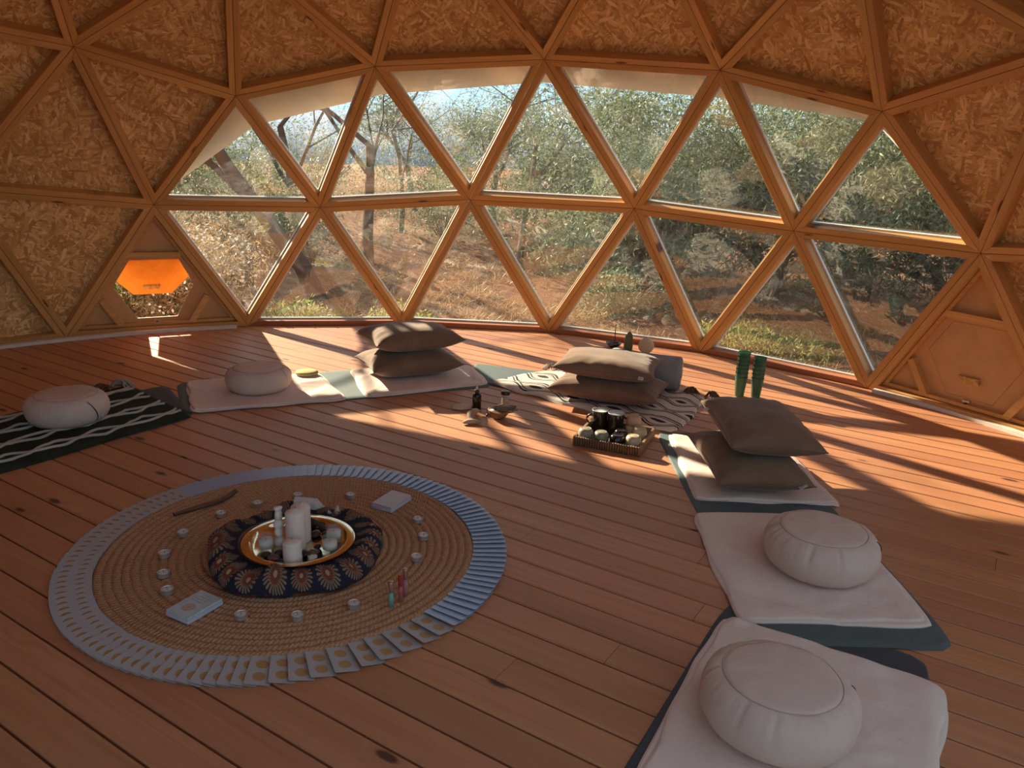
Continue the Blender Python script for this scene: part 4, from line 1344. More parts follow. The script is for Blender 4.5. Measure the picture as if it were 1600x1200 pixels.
def card_mesh(name, mat):
    L, W, cr = 0.124, 0.072, 0.006
    poly = []
    for (sx, sy, a0) in ((1, 1, 0), (-1, 1, 90), (-1, -1, 180), (1, -1, 270)):
        for k in range(4):
            a = math.radians(a0 + 30 * k)
            poly.append((sx * (L / 2 - cr) + cr * math.cos(a), sy * (W / 2 - cr) + cr * math.sin(a)))
    mb = MB().prism(poly, -0.0005, 0.0005)
    me = mesh_data(name, mb.v, mb.f); me.materials.append(mat)
    bm = bmesh.new(); bm.from_mesh(me); bmesh.ops.recalc_face_normals(bm, faces=bm.faces); bm.to_mesh(me); bm.free()
    return me
cf = card_mesh('picture_card', card_mat(True)); cb = card_mesh('blue_card', card_mat(False))
azs = []
a = -74.0
while a < 106.5: azs.append((a, False)); a += 2.72 + 0.35 * math.sin(a * 3.1)
a = 107.5
while a < 236: azs.append((a, True)); a += 2.35 + 0.4 * math.sin(a * 2.3)
while a < 283.5: azs.append((a, True)); a += 4.9 + 1.0 * math.sin(a * 1.7)
for a, face in azs:
    o = bpy.data.objects.new('picture_card' if face else 'blue_card', cf if face else cb); COL.objects.link(o)
    ar = math.radians(a); rr = RR + 0.066 + 0.004 * nz(a * 0.7, 4)
    o.location = (RC[0] + rr * math.cos(ar), RC[1] + rr * math.sin(ar), 0.0069)
    o.rotation_euler = (-0.17, 0, ar + 0.05 * nz(a * 0.9, 9))
    if face: tag(o, 'grey card with two gold discs, fanned along the left and near rug edge', 'card', 'gold-disc cards fanned round the rug')
    else: tag(o, 'pale blue card back with sky reflection in its colour, fanned along the right and far rug edge', 'card', 'blue-backed cards fanned round the rug')

# ---- tea lights
M['alu'] = plain('tealight_cup', (0.62, 0.58, 0.58), 0.35, 0.6)
M['wax'] = plain('white_wax', (0.74, 0.66, 0.62), 0.45, var=0.04, Subsurface_Weight=0.15)
M['wax_pink'] = plain('pale_pink_wax', (0.74, 0.60, 0.54), 0.45, var=0.04, Subsurface_Weight=0.15)
M['wick'] = plain('wick', (0.05, 0.04, 0.035), 0.9)
TLAB = ['behind the tallest candle', 'between the quartz point and the pink card box', 'in front of the pink card box', 'middle one of three on the right side', 'nearest of three on the right side', 'near edge, left of the green vial', 'near edge, straight below the short candle', 'behind the cloth, left of the twisted candle', 'right below the carved stick', 'upper left, just under the stick end', 'left side, uppermost of the close three', 'left side, middle of the close three', 'left side, just above the blue card box', 'right beside the blue card box']
tl = thing('tea_light', 'small white tea light standing on the jute rug', 'candle', (0, 0, 0), group='tea lights on the jute rug')
MB().lathe([(0.0, 0.0), (0.0185, 0.0), (0.0192, 0.002), (0.0195, 0.0165), (0.0202, 0.017), (0.0196, 0.0174), (0.0188, 0.0165), (0.0185, 0.012), (0.0, 0.012)], 28).build('cup', M['alu'], tl, True)
MB().lathe([(0.0184, 0.0122), (0.0184, 0.0145), (0.012, 0.0142), (0.0, 0.0140)], 28).build('wax', M['wax'], tl, True)
MB().tube([(0, 0, 0.0139), (0.0005, 0, 0.019), (0.002, 0, 0.023)], 0.0008, 5).build('wick', M['wick'], tl)
for i, (x, y) in enumerate([(0.173, 0.494), (0.351, 0.371), (0.458, 0.021), (0.4, -0.108), (0.292, -0.228), (-0.033, -0.369), (-0.204, -0.325), (0.008, 0.511), (-0.143, 0.502), (-0.311, 0.424), (-0.414, 0.303), (-0.456, 0.167), (-0.477, 0.054), (-0.341, -0.221)]):
    o = tl if i == 0 else copy_tree(tl)
    o.location = (x, y, RT); o.rotation_euler = (0, 0, i * 1.3)
    o['label'] = 'white tea light on the jute rug, ' + TLAB[i]

# ---- card boxes
def deck_mat(name, c1, c2, emblem):
    t = NT(name)
    v = t.coord('Object'); s = t.sep(v)
    n = t.noise(v, 25, 4, 0.6, 0.6).outputs[0]
    c = t.mix(t.smooth(n, 0.35, 0.65), c1, c2)
    if emblem:
        d = t.math('SQRT', t.math('ADD', t.math('POWER', t.math('ADD', s[0], 0.022), 2.0), t.math('POWER', s[1], 2.0)))
        ang = t.math('ARCTAN2', s[1], t.math('ADD', s[0], 0.022))
        q = t.math('LESS_THAN', d, t.math('ADD', 0.0205, t.math('MULTIPLY', t.math('SINE', t.math('MULTIPLY', ang, 14.0)), 0.0018)))
        q2 = t.math('LESS_THAN', t.math('ABSOLUTE', t.math('SUBTRACT', d, 0.012)), 0.0012)
        c = t.mix(q, c, (0.50, 0.33, 0.27)); c = t.mix(q2, c, (0.62, 0.48, 0.40))
        # lines of lettering
        tx = t.math('GREATER_THAN', t.noise(t.mapping(v, (260, 900, 1)), 1.0, 1, 0.5).outputs[0], 0.5)
        rowm = t.math('LESS_THAN', t.math('FRACT', t.math('MULTIPLY', t.math('ADD', s[0], 0.2), 85.0)), 0.42)
        area = t.math('MULTIPLY', t.math('MULTIPLY', t.math('GREATER_THAN', s[0], 0.012), t.math('LESS_THAN', s[0], 0.05)), t.math('LESS_THAN', t.math('ABSOLUTE', s[1]), 0.025))
        c = t.mix(t.math('MULTIPLY', t.math('MULTIPLY', tx, rowm), area), c, (0.22, 0.24, 0.27))
    else:
        q = t.math('GREATER_THAN', t.noise(v, 60, 3, 0.6).outputs[0], 0.62)
        c = t.mix(t.math('MULTIPLY', q, 0.5), c, (0.30, 0.20, 0.22))
    t.principled(c, 0.4)
    return t.m
def deck(center, ang, L, W, H, mat, side, label):
    th = thing('card_box', label, 'box', (center[0], center[1], RT), ang)
    b = MB().box((0, 0, H * 0.31), (L, W, H * 0.6)).build('box_base', side, th); bevel(b, 0.0015, 2)
    l = MB().box((0, 0, H * 0.82), (L * 0.985, W * 0.985, H * 0.36)).build('lid', mat, th); bevel(l, 0.0015, 2)
    return th
M['lilac'] = plain('lilac_card', (0.52, 0.50, 0.62), 0.5)
# near-left box: long side runs from (-0.51,-0.07) towards (-0.39,-0.02)
deck((-0.439, -0.095), math.radians(22), 0.135, 0.098, 0.022, deck_mat('deck_print', (0.52, 0.60, 0.62), (0.44, 0.52, 0.55), True), M['lilac'], 'pale blue card box with round emblem on the near left of the rug')
deck((0.459, 0.222), math.radians(24), 0.145, 0.098, 0.024, deck_mat('deck_print_pink', (0.46, 0.46, 0.44), (0.56, 0.42, 0.46), False), M['lilac'], 'pink and grey printed card box on the far right of the rug')

# ---- carved wooden stick
pts = [(-0.294, 0.598), (-0.235, 0.603), (-0.17, 0.612), (-0.105, 0.622), (-0.06, 0.645), (-0.018, 0.68)]
M['darkwood'] = wood('dark_carved_wood', (0.16, 0.07, 0.045), (0.09, 0.035, 0.022), (0.04, 0.015, 0.01), 0.5, 0.0)
mb = MB().tube([(x + 0.16, y - 0.63, 0.011) for x, y in pts], [0.008, 0.0085, 0.0095, 0.010, 0.0105, 0.0085], 10)
mb.v = [Vector((v.x, v.y, 0.011 + (v.z - 0.011) * 1.0)) for v in mb.v]
o = mb.build('wooden_stick', M['darkwood'], None, True); o.location = (-0.16, 0.63, RT)
tag(o, 'dark carved wooden stick on the far left of the jute rug', 'stick')

# ---- vials
def clear_mat(name, col, rough=0.04, mixk=0.35):
    t = NT(name)
    tr = t.new('ShaderNodeBsdfTransparent'); tr.inputs[0].default_value = (*col, 1)
    p = t.new('ShaderNodeBsdfPrincipled'); p.inputs['Base Color'].default_value = (*col, 1); p.inputs['Roughness'].default_value = rough
    mx = t.new('ShaderNodeMixShader'); mx.inputs[0].default_value = mixk
    t.l.new(tr.outputs[0], mx.inputs[1]); t.l.new(p.outputs[0], mx.inputs[2]); t.l.new(mx.outputs[0], t.out.inputs[0])
    return t.m
M['clear'] = clear_mat('clear_glass', (0.94, 0.94, 0.93), 0.03, 0.08)
M['capgold'] = plain('rose_cap', (0.62, 0.40, 0.32), 0.25, 0.9)
def vial(xy, h, liquid, fill, label, cap='capgold'):
    th = thing('roller_vial', label, 'vial', (xy[0], xy[1], RT), group='roller vials on the rug')
    r = 0.0085
    MB().lathe([(0.0, 0.0), (r * 0.9, 0.0), (r, 0.002), (r, h * 0.62), (r * 0.8, h * 0.64), (r * 0.7, h * 0.645)], 20).build('glass', M['clear'], th, True)
    MB().lathe([(0.0, 0.0015), (r * 0.86, 0.002), (r * 0.86, h * 0.62 * fill), (0.0, h * 0.62 * fill)], 20).build('liquid', liquid, th, True)
    MB().lathe([(r * 0.99, h * 0.625), (r * 1.0, h * 0.63), (r, h * 0.985), (r * 0.93, h), (0.0, h)], 20).build('cap', M[cap], th, True)
M['liq_green'] = plain('green_liquid', (0.10, 0.38, 0.31), 0.1)
M['liq_red'] = plain('red_liquid', (0.50, 0.02, 0.02), 0.1)
M['liq_pink'] = plain('pink_liquid', (0.52, 0.16, 0.22), 0.1)
M['cap_red'] = plain('red_cap', (0.42, 0.05, 0.03), 0.25, 0.3)
vial((0.062, -0.438), 0.092, M['liq_green'], 0.9, 'slim vial of green liquid with copper cap on the rug')
vial((0.102, -0.430), 0.098, M['liq_red'], 0.98, 'slim bright red vial on the rug', 'cap_red')
vial((0.138, -0.400), 0.095, M['liq_pink'], 0.9, 'slim pink vial standing behind the red one')

# ---- mandala cloth ring
def mandala_mat():
    t = NT('mandala_cloth')
    uv = t.coord('UV'); s = t.sep(uv)
    u = t.math('MULTIPLY', s[0], 21.0)
    fu = t.math('SUBTRACT', t.math('FRACT', u), 0.5)
    dx = t.math('MULTIPLY', fu, 1.0); dy = t.math('MULTIPLY', t.math('SUBTRACT', s[1], 0.44), 1.75)
    d = t.math('SQRT', t.math('ADD', t.math('POWER', dx, 2.0), t.math('POWER', dy, 2.0)))
    an = t.math('ARCTAN2', dy, dx)
    ray = t.math('SINE', t.math('MULTIPLY', an, 22.0))
    nn = t.noise(t.mapping(uv, (180, 30, 1)), 1, 3, 0.6).outputs[0]
    navy = (0.012, 0.011, 0.028); rust = (0.20, 0.042, 0.022); tan = (0.30, 0.19, 0.10)
    c = t.mix(t.math('LESS_THAN', d, t.math('ADD', 0.40, t.math('MULTIPLY', ray, 0.03))), navy, t.mix(t.math('GREATER_THAN', ray, 0.0), (0.05, 0.03, 0.035), tan))
    c = t.mix(t.math('LESS_THAN', d, t.math('ADD', 0.25, t.math('MULTIPLY', ray, 0.03))), c, tan)
    c = t.mix(t.math('LESS_THAN', d, t.math('ADD', 0.205, t.math('MULTIPLY', ray, 0.035))), c, rust)
    c = t.mix(t.math('LESS_THAN', d, 0.07), c, (0.42, 0.30, 0.16))
    low = t.math('LESS_THAN', s[1], 0.15)
    c = t.mix(low, c, t.mix(t.math('LESS_THAN', t.math('ABSOLUTE', fu), 0.36), (0.02, 0.018, 0.04), rust))
    hi = t.math('GREATER_THAN', s[1], 0.70)
    c = t.mix(hi, c, t.mix(t.math('GREATER_THAN', t.math('SINE', t.math('MULTIPLY', s[1], 160.0)), 0.0), (0.05, 0.035, 0.06), (0.24, 0.13, 0.09)))
    c = t.mix(t.math('MULTIPLY', nn, 0.35), c, (0.03, 0.02, 0.03))
    t.principled(c, 0.95, normal=t.bump(nn, 0.4, 0.004))
    return t.m
M['mandala'] = mandala_mat()
TC = (-0.035, 0.045)
def mandala_ring():
    th = thing('mandala_cloth', 'navy and rust mandala cloth bunched in a ring under the brass tray', 'cloth', (TC[0], TC[1], RT))
    prof = [(0.262, 0.0005), (0.282, 0.006), (0.292, 0.020), (0.291, 0.038), (0.280, 0.056), (0.262, 0.070), (0.240, 0.079), (0.215, 0.083), (0.192, 0.080), (0.170, 0.070), (0.145, 0.058), (0.05, 0.054)]
    seg = 240; v = []; f = []; uvs = []
    n = len(prof)
    for i, (r, z) in enumerate(prof):
        for k in range(seg + 1):
            a = 2 * PI * k / seg
            ca, sa = math.cos(a), math.sin(a)
            k1 = 1.05 + 0.045 * math.cos(5 * a + 0.8) + 0.08 * nz(ca * 1.6, sa * 1.6, 1)
            w = min(1.0, i / 3.0)
            zz = z * (1 + 0.30 * nz(ca * 2.2 + 4, sa * 2.2, 2)) + w * (0.005 * math.sin(a * 21 + 2 * nz(ca * 3, sa * 3, 7)) + 0.020 * nz(ca * 5, sa * 5, i * 0.25) + 0.009 * nz(ca * 15, sa * 15, i * 0.5)) * (1 if i < n - 2 else 0)
            if i >= 7: zz = min(zz, 0.066 - 0.011 * max(0, i - 8)) if r < 0.24 else zz
            rr = r * k1 if r > 0.2 else r
            v.append((rr * ca, rr * sa, max(zz, 0.0005))); uvs.append((k / seg, i / (n - 1)))
    m_ = seg + 1
    for i in range(n - 1):
        for k in range(seg):
            f.append((i * m_ + k, i * m_ + k + 1, (i + 1) * m_ + k + 1, (i + 1) * m_ + k))
    o = obj('bunched_fabric', v, f, M['mandala'], th, True, uvs)
    return th
mandala_ring()

# ---- brass tray and what stands on it
M['brass'] = plain('brass', (0.80, 0.70, 0.50), 0.10, 1.0, var=0.05, scale=40, bumpk=0.03)
TZ = RT + 0.058
TRC = (-0.046, 0.004)
o = MB().lathe([(0.0, 0.0), (0.150, 0.0), (0.160, 0.006), (0.168, 0.022), (0.190, 0.0245), (0.193, 0.0265), (0.190, 0.0278), (0.166, 0.0258), (0.157, 0.0085), (0.148, 0.003), (0.0, 0.003)], 80).build('brass_tray', M['brass'], None, True)
o.location = (TRC[0], TRC[1], TZ); shade_angle(o, 40)
tag(o, 'round brass tray holding candles on the mandala cloth', 'tray')
CZ = TZ + 0.0032
def pillar(xy, r, h, peak, label, mat='wax_pink'):
    th = thing('pillar_candle', label, 'candle', (xy[0], xy[1], CZ), group='candles on the brass tray')
    MB().lathe([(0.0, 0.0), (r * 0.97, 0.0), (r, 0.003), (r, h - peak - 0.004), (r * 0.97, h - peak), (r * 0.5, h - peak * 0.4), (r * 0.12, h - 0.001), (0.0, h)], 40).build('wax', M[mat], th, True)
    MB().tube([(0, 0, h - 0.002), (0.0006, 0.0003, h + 0.007)], 0.0009, 5).build('wick', M['wick'], th)
pillar((-0.062, -0.012), 0.034, 0.152, 0.014, 'tall pale pink pillar candle on the brass tray')
pillar((-0.022, 0.034), 0.034, 0.142, 0.012, 'pale pillar candle hidden behind the tallest one')
pillar((-0.112, -0.092), 0.031, 0.083, 0.008, 'short pale pink pillar candle at the front of the brass tray')
def twisted(xy):
    th = thing('twisted_candle', 'white twisted candle beside the tall pillar on the brass tray', 'candle', (xy[0], xy[1], CZ), group='candles on the brass tray')
    n = 60; prof = []
    for i in range(n + 1):
        f_ = i / n; z = 0.145 * f_
        r = 0.019 * (1 - 0.35 * f_) * (0.74 + 0.36 * abs(math.sin(f_ * PI * 4.5))) if f_ < 0.985 else 0.002
        prof.append((r, z))
    prof = [(0.0, 0.0)] + prof + [(0.0, 0.1455)]
    def fn(r, z, a, i): return r * (1 + 0.13 * math.cos(2 * a + z * 90)), z
    MB().lathe(prof, 32, (0, 0, 0), fn).build('wax', M['wax'], th, True)
    MB().tube([(0, 0, 0.144), (0, 0, 0.152)], 0.0009, 5).build('wick', M['wick'], th)
twisted((-0.098, 0.046))
def votive(xy, label, lid=False):
    th = thing('votive_glass', label, 'candle', (xy[0], xy[1], CZ), group='candles on the brass tray')
    def fn(r, z, a, i): return r * (1 + (0.02 * math.cos(24 * a) if 0.004 < z < 0.042 else 0)), z
    MB().lathe([(0.0, 0.0), (0.022, 0.0), (0.0255, 0.003), (0.0268, 0.012), (0.0272, 0.040), (0.0262, 0.045), (0.0268, 0.056), (0.0256, 0.056), (0.0248, 0.044), (0.0252, 0.013), (0.0, 0.009)], 96, (0, 0, 0), fn).build('glass', M['clear'], th, True)
    MB().lathe([(0.0, 0.0095), (0.0242, 0.0125), (0.0246, 0.040), (0.0, 0.0385)], 40).build('wax', M['wax'], th, True)
    MB().tube([(0, 0, 0.038), (0, 0, 0.045)], 0.0009, 5).build('wick', M['wick'], th)
votive((-0.150, 0.038), 'ribbed glass votive candle on the left of the brass tray')
votive((0.022, -0.098), 'ribbed glass votive candle on the right of the brass tray')
votive((0.066, -0.040), 'plain glass votive behind the right-hand ribbed one')
# pebbles
M['pebble'] = plain('dark_pebble', (0.035, 0.025, 0.022), 0.35, var=0.4, scale=60)
M['pebble_w'] = plain('white_pebble', (0.62, 0.54, 0.50), 0.5)
M['pebble_b'] = plain('brown_pebble', (0.14, 0.06, 0.04), 0.35, var=0.3, scale=60)
def pebble(x, y, s, mat, name, label, group, zb):
    bm = bmesh.new(); bmesh.ops.create_icosphere(bm, subdivisions=3, radius=s)
    k = x * 91 + y * 37
    for v in bm.verts:
        v.co *= 1 + 0.22 * nz(v.co.x / s + k, v.co.y / s, v.co.z / s); v.co.z *= 0.62; v.co.x *= 1.25
    zmin = min(v.co.z for v in bm.verts)
    for v in bm.verts: v.co.z -= zmin
    me = bpy.data.meshes.new(name); bm.to_mesh(me); bm.free(); me.polygons.foreach_set('use_smooth', [True] * len(me.polygons))
    o = link(name, me, mat); o.location = (x, y, zb); o.rotation_euler = (0, 0, k)
    tag(o, label, 'stone', group)
PG = 'polished stones on the brass tray'
for x, y, s, mt in ((-0.172, -0.012, 0.014, 'pebble'), (-0.160, -0.050, 0.017, 'pebble_b'), (-0.128, -0.022, 0.015, 'pebble'), (-0.150, -0.078, 0.012, 'pebble'), (-0.060, -0.075, 0.013, 'pebble'), (-0.035, -0.090, 0.016, 'pebble_b'), (0.030, 0.030, 0.018, 'pebble'), (0.065, 0.012, 0.014, 'pebble'), (0.010, 0.085, 0.015, 'pebble_b'), (0.075, 0.060, 0.014, 'pebble'), (-0.005, -0.055, 0.012, 'pebble')):
    pebble(x, y, s, M[mt], 'polished_stone', 'small dark polished stone lying on the brass tray', PG, CZ)
pebble(-0.052, -0.118, 0.013, M['pebble_w'], 'pale_pebble', 'small pale pebble beside the short candle on the tray', None, CZ)
# dark dried leaves on the tray
M['dleaf'] = plain('dried_leaf', (0.03, 0.022, 0.018), 0.6)
for i, (x, y, a) in enumerate(((0.03, 0.095, 0.6), (0.052, 0.105, 1.5), (0.065, 0.085, 2.2))):
    v = []; n = 9
    for k in range(n):
        f_ = k / (n - 1); w = 0.016 * math.sin(PI * f_) ** 0.7 * (1 + 0.3 * math.sin(f_ * 21))
        for s in (-1, 0, 1): v.append((0.075 * f_ - 0.037, s * w, 0.006 + 0.012 * f_ + (0.004 if s else 0.0)))
    f = [(k * 3 + s, k * 3 + s + 1, k * 3 + s + 4, k * 3 + s + 3) for k in range(n - 1) for s in (0, 1)]
    o = obj('dried_leaf', v, f, M['dleaf'], None, True)
    md = o.modifiers.new('thick', 'SOLIDIFY'); md.thickness = 0.0012
    o.location = (x, y, CZ + 0.002); o.rotation_euler = (0, 0, a)
    tag(o, 'dark dried leaf at the far side of the brass tray', 'leaf', 'dried leaves on the tray')
# clear quartz point and crystal cluster on the cloth
M['quartz'] = clear_mat('quartz', (0.86, 0.76, 0.74), 0.15, 0.55)
def crystal(name, loc, rot, r, L, label, parent=None):
    mb = MB(); n = 6; v = []; 
    for z, k in ((0.0, 0.85), (L * 0.72, 1.0)):
        for i in range(n):
            a = 2 * PI * i / n; v.append((r * k * math.cos(a), r * k * math.sin(a), z))
    v.append((r * 0.15, 0, L))
    f = [tuple(reversed(range(n)))] + [(i, (i + 1) % n, (i + 1) % n + n, i + n) for i in range(n)] + [(i + n, (i + 1) % n + n, 2 * n) for i in range(n)]
    o = obj(name, v, f, M['quartz'], parent); o.location = loc; o.rotation_euler = rot
    if parent is None: tag(o, label, 'crystal')
    return o
crystal('quartz_point', (0.062, 0.275, RT + 0.0955), (0, math.radians(97), math.radians(-38)), 0.026, 0.115, 'large clear pinkish quartz point lying on the mandala cloth')
cl = thing('crystal_cluster', 'small cluster of clear crystals right of the quartz point', 'crystal', (0.172, 0.162, RT + 0.058))
for i, (x, y, a, b, r, L) in enumerate(((0, 0, 0.5, 0.2, 0.008, 0.035), (0.012, 0.004, -0.5, 0.4, 0.007, 0.03), (-0.012, 0.006, 0.2, -0.7, 0.007, 0.028), (0.004, -0.012, 0.8, -0.4, 0.006, 0.026), (0.018, -0.01, -0.8, -0.2, 0.006, 0.024))):
    crystal('crystal', (x, y, 0.0), (a, b, 0), r, L, None, cl)

# ================================================================ things on the floor beyond
# ---- tea tray with mugs and cups
TT = (1.818, 0.251); TA = math.radians(-62.2)
M['traywood'] = wood('tray_wood', (0.34, 0.20, 0.10), (0.22, 0.12, 0.06), (0.06, 0.03, 0.02), 0.55, 0.0)
M['traydark'] = wood('tray_bamboo', (0.22, 0.10, 0.05), (0.13, 0.055, 0.028), (0.05, 0.02, 0.01), 0.5, 0.0)
th = thing('serving_tray', 'square wooden tray with ribbed bamboo side holding mugs and cups', 'tray', (TT[0], TT[1], 0.0), TA)
MB().box((0, 0, 0.006), (0.345, 0.33, 0.010)).build('base', M['traywood'], th)
mid = MB()
for (cx, cy, sx, sy) in ((0, 0.160, 0.352, 0.014), (-0.169, 0, 0.014, 0.306), (0.169, 0, 0.014, 0.334)):
    w_ = MB().box((cx, cy, 0.0265), (sx, sy, 0.049)).build('side_wall', M['traywood'], th); bevel(w_, 0.002, 2)
w_ = MB().box((0, -0.158, 0.0265), (0.350, 0.008, 0.047)).build('side_wall', M['traydark'], th)
slat_me = None
for i in range(27):
    x = -0.169 + 0.338 * i / 26
    if slat_me is None:
        mb = MB().lathe([(0.0, 0.0), (0.0056, 0.0), (0.0062, 0.001), (0.0062, 0.046), (0.0056, 0.047), (0.0, 0.047)], 10)
        slat_me = mesh_data('bamboo_rib', mb.v, mb.f, True); slat_me.materials.append(M['traydark'])
    o = bpy.data.objects.new('bamboo_rib', slat_me); COL.objects.link(o); o.parent = th; o.location = (x, -0.1665, 0.003)
ct, st = math.cos(TA), math.sin(TA)
def tray_pt(x, y): return (TT[0] + x * ct - y * st, TT[1] + x * st + y * ct, 0.0115)
M['blackglaze'] = plain('black_glaze', (0.018, 0.014, 0.013), 0.12, var=0.2)
M['mugwhite'] = plain('mug_inside', (0.62, 0.62, 0.62), 0.2)
M['tea'] = plain('mug_bottom', (0.55, 0.56, 0.60), 0.15)
M['stone_tan'] = plain('tan_glaze', (0.46, 0.35, 0.24), 0.45, var=0.15, scale=60)
M['stone_olive'] = plain('olive_glaze', (0.27, 0.235, 0.16), 0.45, var=0.15, scale=60)
M['terracotta'] = plain('sand_clay', (0.55, 0.33, 0.21), 0.7, var=0.1)
M['clay_low'] = plain('pale_clay', (0.58, 0.42, 0.34), 0.7, var=0.1)
def mug(x, y, ang, label):
    th = thing('mug', label, 'mug', tray_pt(x, y), TA + ang, 'cups on the wooden tray')
    MB().lathe([(0.0, 0.0), (0.038, 0.0), (0.0420, 0.004), (0.0430, 0.113), (0.0427, 0.1155), (0.0415, 0.1135), (0.0400, 0.008), (0.0, 0.007)], 44).build('body', M['blackglaze'], th, True)
    MB().lathe([(0.0431, 0.1135), (0.0435, 0.1150), (0.0429, 0.1168), (0.0413, 0.1160), (0.0399, 0.100), (0.0397, 0.05), (0.0, 0.048)], 44).build('inside_glaze', M['mugwhite'], th, True)
    pts = [(-0.040 - 0.031 * math.sin(PI * i / 12), 0, 0.095 - 0.070 * i / 12) for i in range(13)]
    MB().tube(pts, 0.0055, 8).build('handle', M['blackglaze'], th, True)
mug(-0.112, 0.090, 0.25, 'glossy black mug with handle to the left on the wooden tray')
mug(-0.022, 0.082, 3.6, 'glossy black mug in the middle of the wooden tray')
def cup(x, y, mat, label, r=0.039, h=0.073, foot=None):
    th = thing('cup', label, 'cup', tray_pt(x, y), TA, 'cups on the wooden tray')
    MB().lathe([(r * 0.93, 0.0), (r * 0.98, 0.001), (r * 1.0, h * 0.35), (r * 0.99, h * 0.62), (r * 0.92, h * 0.83), (r * 0.78, h * 0.95), (r * 0.70, h * 0.985)], 40).build('body', mat, th, True)
    MB().lathe([(r * 0.71, h * 0.975), (r * 0.70, h), (r * 0.62, h), (r * 0.58, h * 0.955), (0.0, h * 0.95)], 40).build('foot_ring', foot or mat, th, True)
cup(-0.125, -0.112, M['stone_olive'], 'upturned olive-tan cup at the left front corner of the tray', foot=M['stone_tan'])
cup(-0.042, -0.112, M['stone_olive'], 'upturned olive cup, second from left in the front row', 0.039, 0.069)
cup(0.042, -0.112, M['blackglaze'], 'upturned black cup in the front row of the tray', 0.039, 0.066)
cup(0.123, -0.105, M['stone_tan'], 'upturned tan cup at the right front corner of the tray', 0.040, 0.074)
cup(0.121, 0.030, M['stone_tan'], 'upturned tan cup at the right rear of the tray', 0.040, 0.076)
def tall_cup(x, y):
    th = thing('tumbler', 'upturned two-tone terracotta tumbler behind the black mugs', 'cup', tray_pt(x, y), TA, 'cups on the wooden tray')
    r, h = 0.041, 0.110
    MB().lathe([(r * 0.98, 0.0), (r, 0.002), (r * 0.99, h * 0.5)], 40).build('lower_band', M['clay_low'], th, True)
    MB().lathe([(r * 0.99, h * 0.5), (r * 0.95, h * 0.8), (r * 0.80, h * 0.97), (r * 0.7, h), (0.0, h * 0.99)], 40).build('upper_body', M['terracotta'], th, True)
tall_cup(0.069, 0.108)
cup(0.035, -0.018, M['blackglaze'], 'upturned black cup in the middle of the tray', 0.036, 0.062)

# ---- bottle, jar, shell bowl, driftwood
M['amber'] = plain('dark_bottle_glass', (0.012, 0.012, 0.010), 0.08)
th = thing('spray_bottle', 'dark glass spray bottle with clear cap on the planks', 'bottle', (1.525, 1.062, 0))
MB().lathe([(0.0, 0.0), (0.023, 0.0), (0.0255, 0.003), (0.0258, 0.080), (0.024, 0.090), (0.016, 0.098), (0.0115, 0.102), (0.0115, 0.108)], 36).build('body', M['amber'], th, True)
MB().lathe([(0.0118, 0.105), (0.0125, 0.106), (0.0125, 0.120), (0.0, 0.120)], 28).build('collar', M['dark'], th, True)
MB().lathe([(0.0108, 0.1202), (0.0108, 0.146), (0.009, 0.148), (0.0, 0.148)], 28).build('cap', M['clear'], th, True)
MB().lathe([(0.006, 0.1203), (0.006, 0.137), (0.004, 0.139), (0.0, 0.139)], 16).build('nozzle', M['tagwhite'], th, True)
th = thing('lidded_jar', 'small clear jar with black lid and tan contents on the planks', 'jar', (1.690, 1.006, 0))
MB().lathe([(0.0, 0.0), (0.021, 0.0), (0.023, 0.003), (0.0232, 0.074), (0.021, 0.078)], 36).build('glass', M['clear'], th, True)
MB().lathe([(0.0, 0.003), (0.0205, 0.004), (0.0207, 0.062), (0.0, 0.060)], 30).build('contents', M['stone_tan'], th, True)
MB().lathe([(0.024, 0.078), (0.0265, 0.079), (0.0265, 0.096), (0.0245, 0.098), (0.0, 0.098)], 36).build('lid', M['blackglaze'], th, True)
MB().box((0.031, 0.002, 0.090), (0.014, 0.006, 0.006)).build('clip', M['blackglaze'], th)
M['coconut'] = plain('coconut_shell', (0.26, 0.115, 0.05), 0.6, var=0.35, scale=45, bumpk=0.4)
M['coconut_in'] = plain('coconut_inside', (0.05, 0.045, 0.04), 0.5)
th = thing('coconut_bowl', 'brown coconut shell bowl of herbs on the planks', 'bowl', (1.535, 0.872, 0))
MB().lathe([(0.0, 0.0), (0.022, 0.001), (0.040, 0.010), (0.053, 0.026), (0.060, 0.046), (0.0605, 0.050), (0.058, 0.050)], 44, (0, 0, 0), lambda r, z, a, i: (r * (1 + 0.02 * math.cos(3 * a)), z + 0.003 * math.cos(2 * a + 1) * (z / 0.05))).build('shell', M['coconut'], th, True)
MB().lathe([(0.0585, 0.0495), (0.055, 0.036), (0.042, 0.018), (0.0, 0.010)], 44, (0, 0, 0), lambda r, z, a, i: (r * (1 + 0.02 * math.cos(3 * a)), z + 0.003 * math.cos(2 * a + 1) * (z / 0.05))).build('inside', M['coconut_in'], th, True)
M['sage'] = plain('dried_sage', (0.20, 0.15, 0.11), 0.95, var=0.4, scale=80, bumpk=0.8)
th = thing('sage_bundle', 'dried herb bundle lying across the coconut bowl', 'herb bundle', (1.555, 0.852, 0.053))
rn = random.Random(3)
for i in range(26):
    a0 = Vector((rn.gauss(0, .008), rn.gauss(0, .008), rn.gauss(0, .006) + 0.008)); dd = Vector((0.78, -0.62, 0.05))
    l0, l1 = -0.05 + rn.uniform(-.012, .012), 0.055 + rn.uniform(-.018, .018)
    MB_ = MB().tube([a0 + dd * l0, a0 * 1.3 + dd * (l0 + l1) / 2, a0 + dd * l1], [0.003, 0.0055, 0.0028], 6)
    MB_.build('sprig', M['sage'], th, True)
